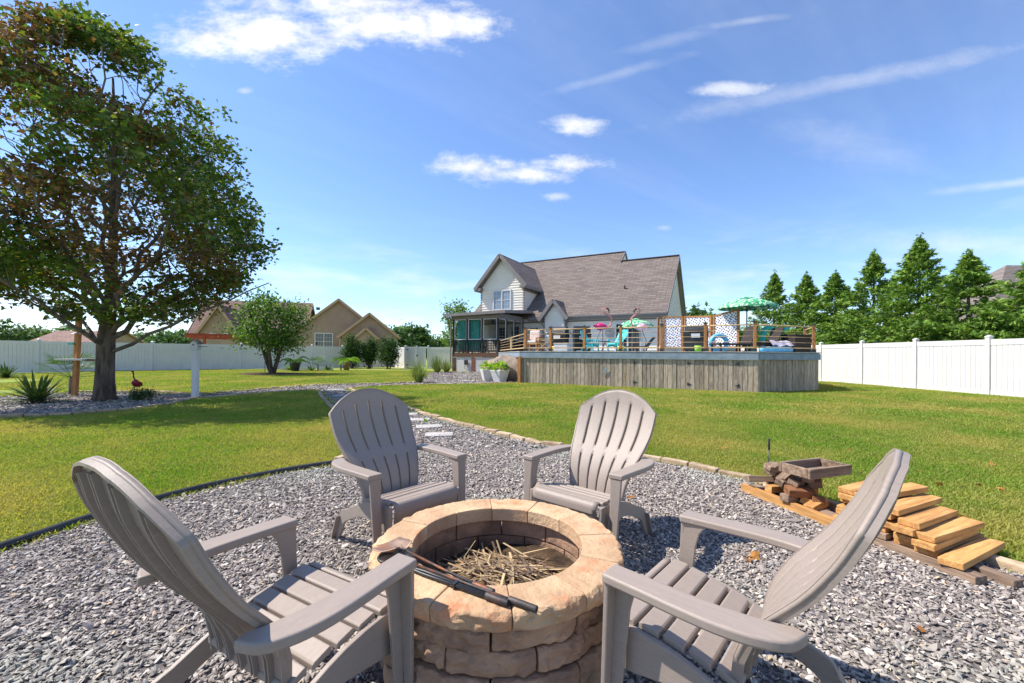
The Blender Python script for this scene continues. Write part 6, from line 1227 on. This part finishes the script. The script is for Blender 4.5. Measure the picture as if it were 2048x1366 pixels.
for sg in (-1, 1): MB().add([(sg * .06, .0, .47), (sg * .14, .03, .44), (sg * .12, .06, .34), (sg * .05, .04, .36)], [(0, 1, 2, 3)]).build('wing', m_redm, fl2)
small_tree(G(288, 800) + Vector((.05, -.1, 0)), 'cushion_plant', 'low round cushion plant at the foot of the red bird', .27, .32, .03, 3, 60, .03, [lin(72, 92, 56), lin(92, 110, 72)], 41, 22, .06, .55)['category'] = 'plant'
# potted palms, pale raised bed edging, feeder pole
m_dpot = mat('dark_pot', lin(74, 74, 82), lin(60, 60, 68), rough=.6); m_tpot = mat('tan_pot', lin(170, 136, 108), lin(140, 110, 86), rough=.8)
def pot_palm(px_, py_, m_p, label, hp, wp_, lime, seed):
    b = G(px_, py_); b.z = 0; t = thing('potted_palm', label, 'potted plant', b, 0, 'potted palms by the pale bed'); MB().lathe([(0, 0), (wp_ * .7, 0), (wp_, hp * .9), (wp_ * 1.08, hp * .92), (wp_ * 1.08, hp), (wp_ * .95, hp), (wp_ * .9, hp * .9), (0, hp * .9)], 20).build('pot', m_p, t, True)
    r = random.Random(seed)
    for i in range(9):
        a = i * 2.4; e = .6 + .5 * r.random(); l = 1.25 * r.uniform(.8, 1.1); pts = [Vector((math.cos(a) * l * s_ * math.cos(e), math.sin(a) * l * s_ * math.cos(e), hp * .9 + l * s_ * math.sin(e) - .55 * l * s_ * s_)) for s_ in np.linspace(0, 1, 8)]; fr_ = MB().tube(pts, .012, 5, False); sd = Vector((-math.sin(a), math.cos(a), 0))
        for s_ in range(2, 8):
            for sg in (-1, 1): p_ = pts[s_]; q = p_ + sd * sg * .28 + (pts[s_] - pts[s_ - 1]).normalized() * .18 - Z * .10; w_ = Vector((0, 0, .04)); mid = p_.lerp(q, .5); fr_.add([p_, mid + w_, q, mid - w_], [(0, 1, 2, 3)])
        fr_.build('frond', m_lime if lime else m_green, t)
pot_palm(590, 743, m_dpot, 'arching green palm in a dark pot near the mulch ring', .62, .34, False, 4); pot_palm(693, 741, m_tpot, 'lime green palm in a tan pot before the columnar shrub', .62, .26, True, 6)
e0, e1 = G(560, 741), G(668, 740); eb = thing('raised_bed', 'low white raised bed edging in front of the shaded fence', 'raised bed', e0); d = (e1 - e0)
for k in range(3): MB().bar(d * (k / 3 + .01) + Z * .13, d * ((k + 1) / 3 - .01) + Z * .13, .06, .24).build('side_board', m_white, eb)
for i, (px_, py_, lime) in enumerate(((578, 741, 1), (620, 742, 0), (655, 741, 0))): weed(G(px_, py_) + Vector((0, .1, 0)), 40, .5, m_lime if lime else m_green, 'flower_clump', ['yellow green flower clump beside the dark pot', 'leafy flower clump in the low white bed', 'leafy flower clump at the end of the white bed'][i])
sp2 = G(530, 748); sh_ = thing('feeder_pole', 'thin dark hook pole with a small hanging bird feeder beside the round tree', 'bird feeder', sp2); MB().tube(spline([(0, 0, 0), (0, 0, 1.35), (.05, 0, 1.42), (.10, 0, 1.36)], 5), .014, 6).build('pole', m_black, sh_, True); MB().lathe([(0, 1.02), (.09, 1.03), (.08, 1.25), (.12, 1.27), (0, 1.34)], 12, (.1, 0, 0)).build('feeder', m_lumb, sh_, True)
# ornamental grasses
m_og = leafmat('ornamental_grass', [lin(120, 136, 76), lin(92, 112, 60)], trans=.3)
for i, (px_, py_, h_, lab) in enumerate(((838, 766, 1.0, 'ornamental grass clump at the tip of the stone edging'), (875, 746, 1.25, 'larger ornamental grass clump of the pair near the porch'), (893, 745, .95, 'ornamental grass clump beside the porch corner pier'))):
    b = G(px_, py_); b.z = 0; t = thing('ornamental_grass', lab, 'plant', b, 0, 'ornamental grasses by the gravel'); mb = MB(); r = random.Random(i)
    for k in range(260):
        a = r.uniform(0, 6.28); e = r.uniform(.75, 1.5); l = h_ * r.uniform(.7, 1.15); d = Vector((math.cos(a) * math.cos(e), math.sin(a) * math.cos(e), math.sin(e))); sd = d.cross(Z).normalized() * .008; s0 = Vector((math.cos(a) * .12 * r.random(), math.sin(a) * .12 * r.random(), 0)); m_ = s0 + d * l * .6; q = s0 + d * l - Z * .22 * l * (1.6 - e); o = len(mb.v)
        mb.add([s0 - sd, s0 + sd, m_ + sd, m_ - sd, q], [(0, 1, 2, 3), (3, 2, 4)])
    mb.build('blades', m_og, t)
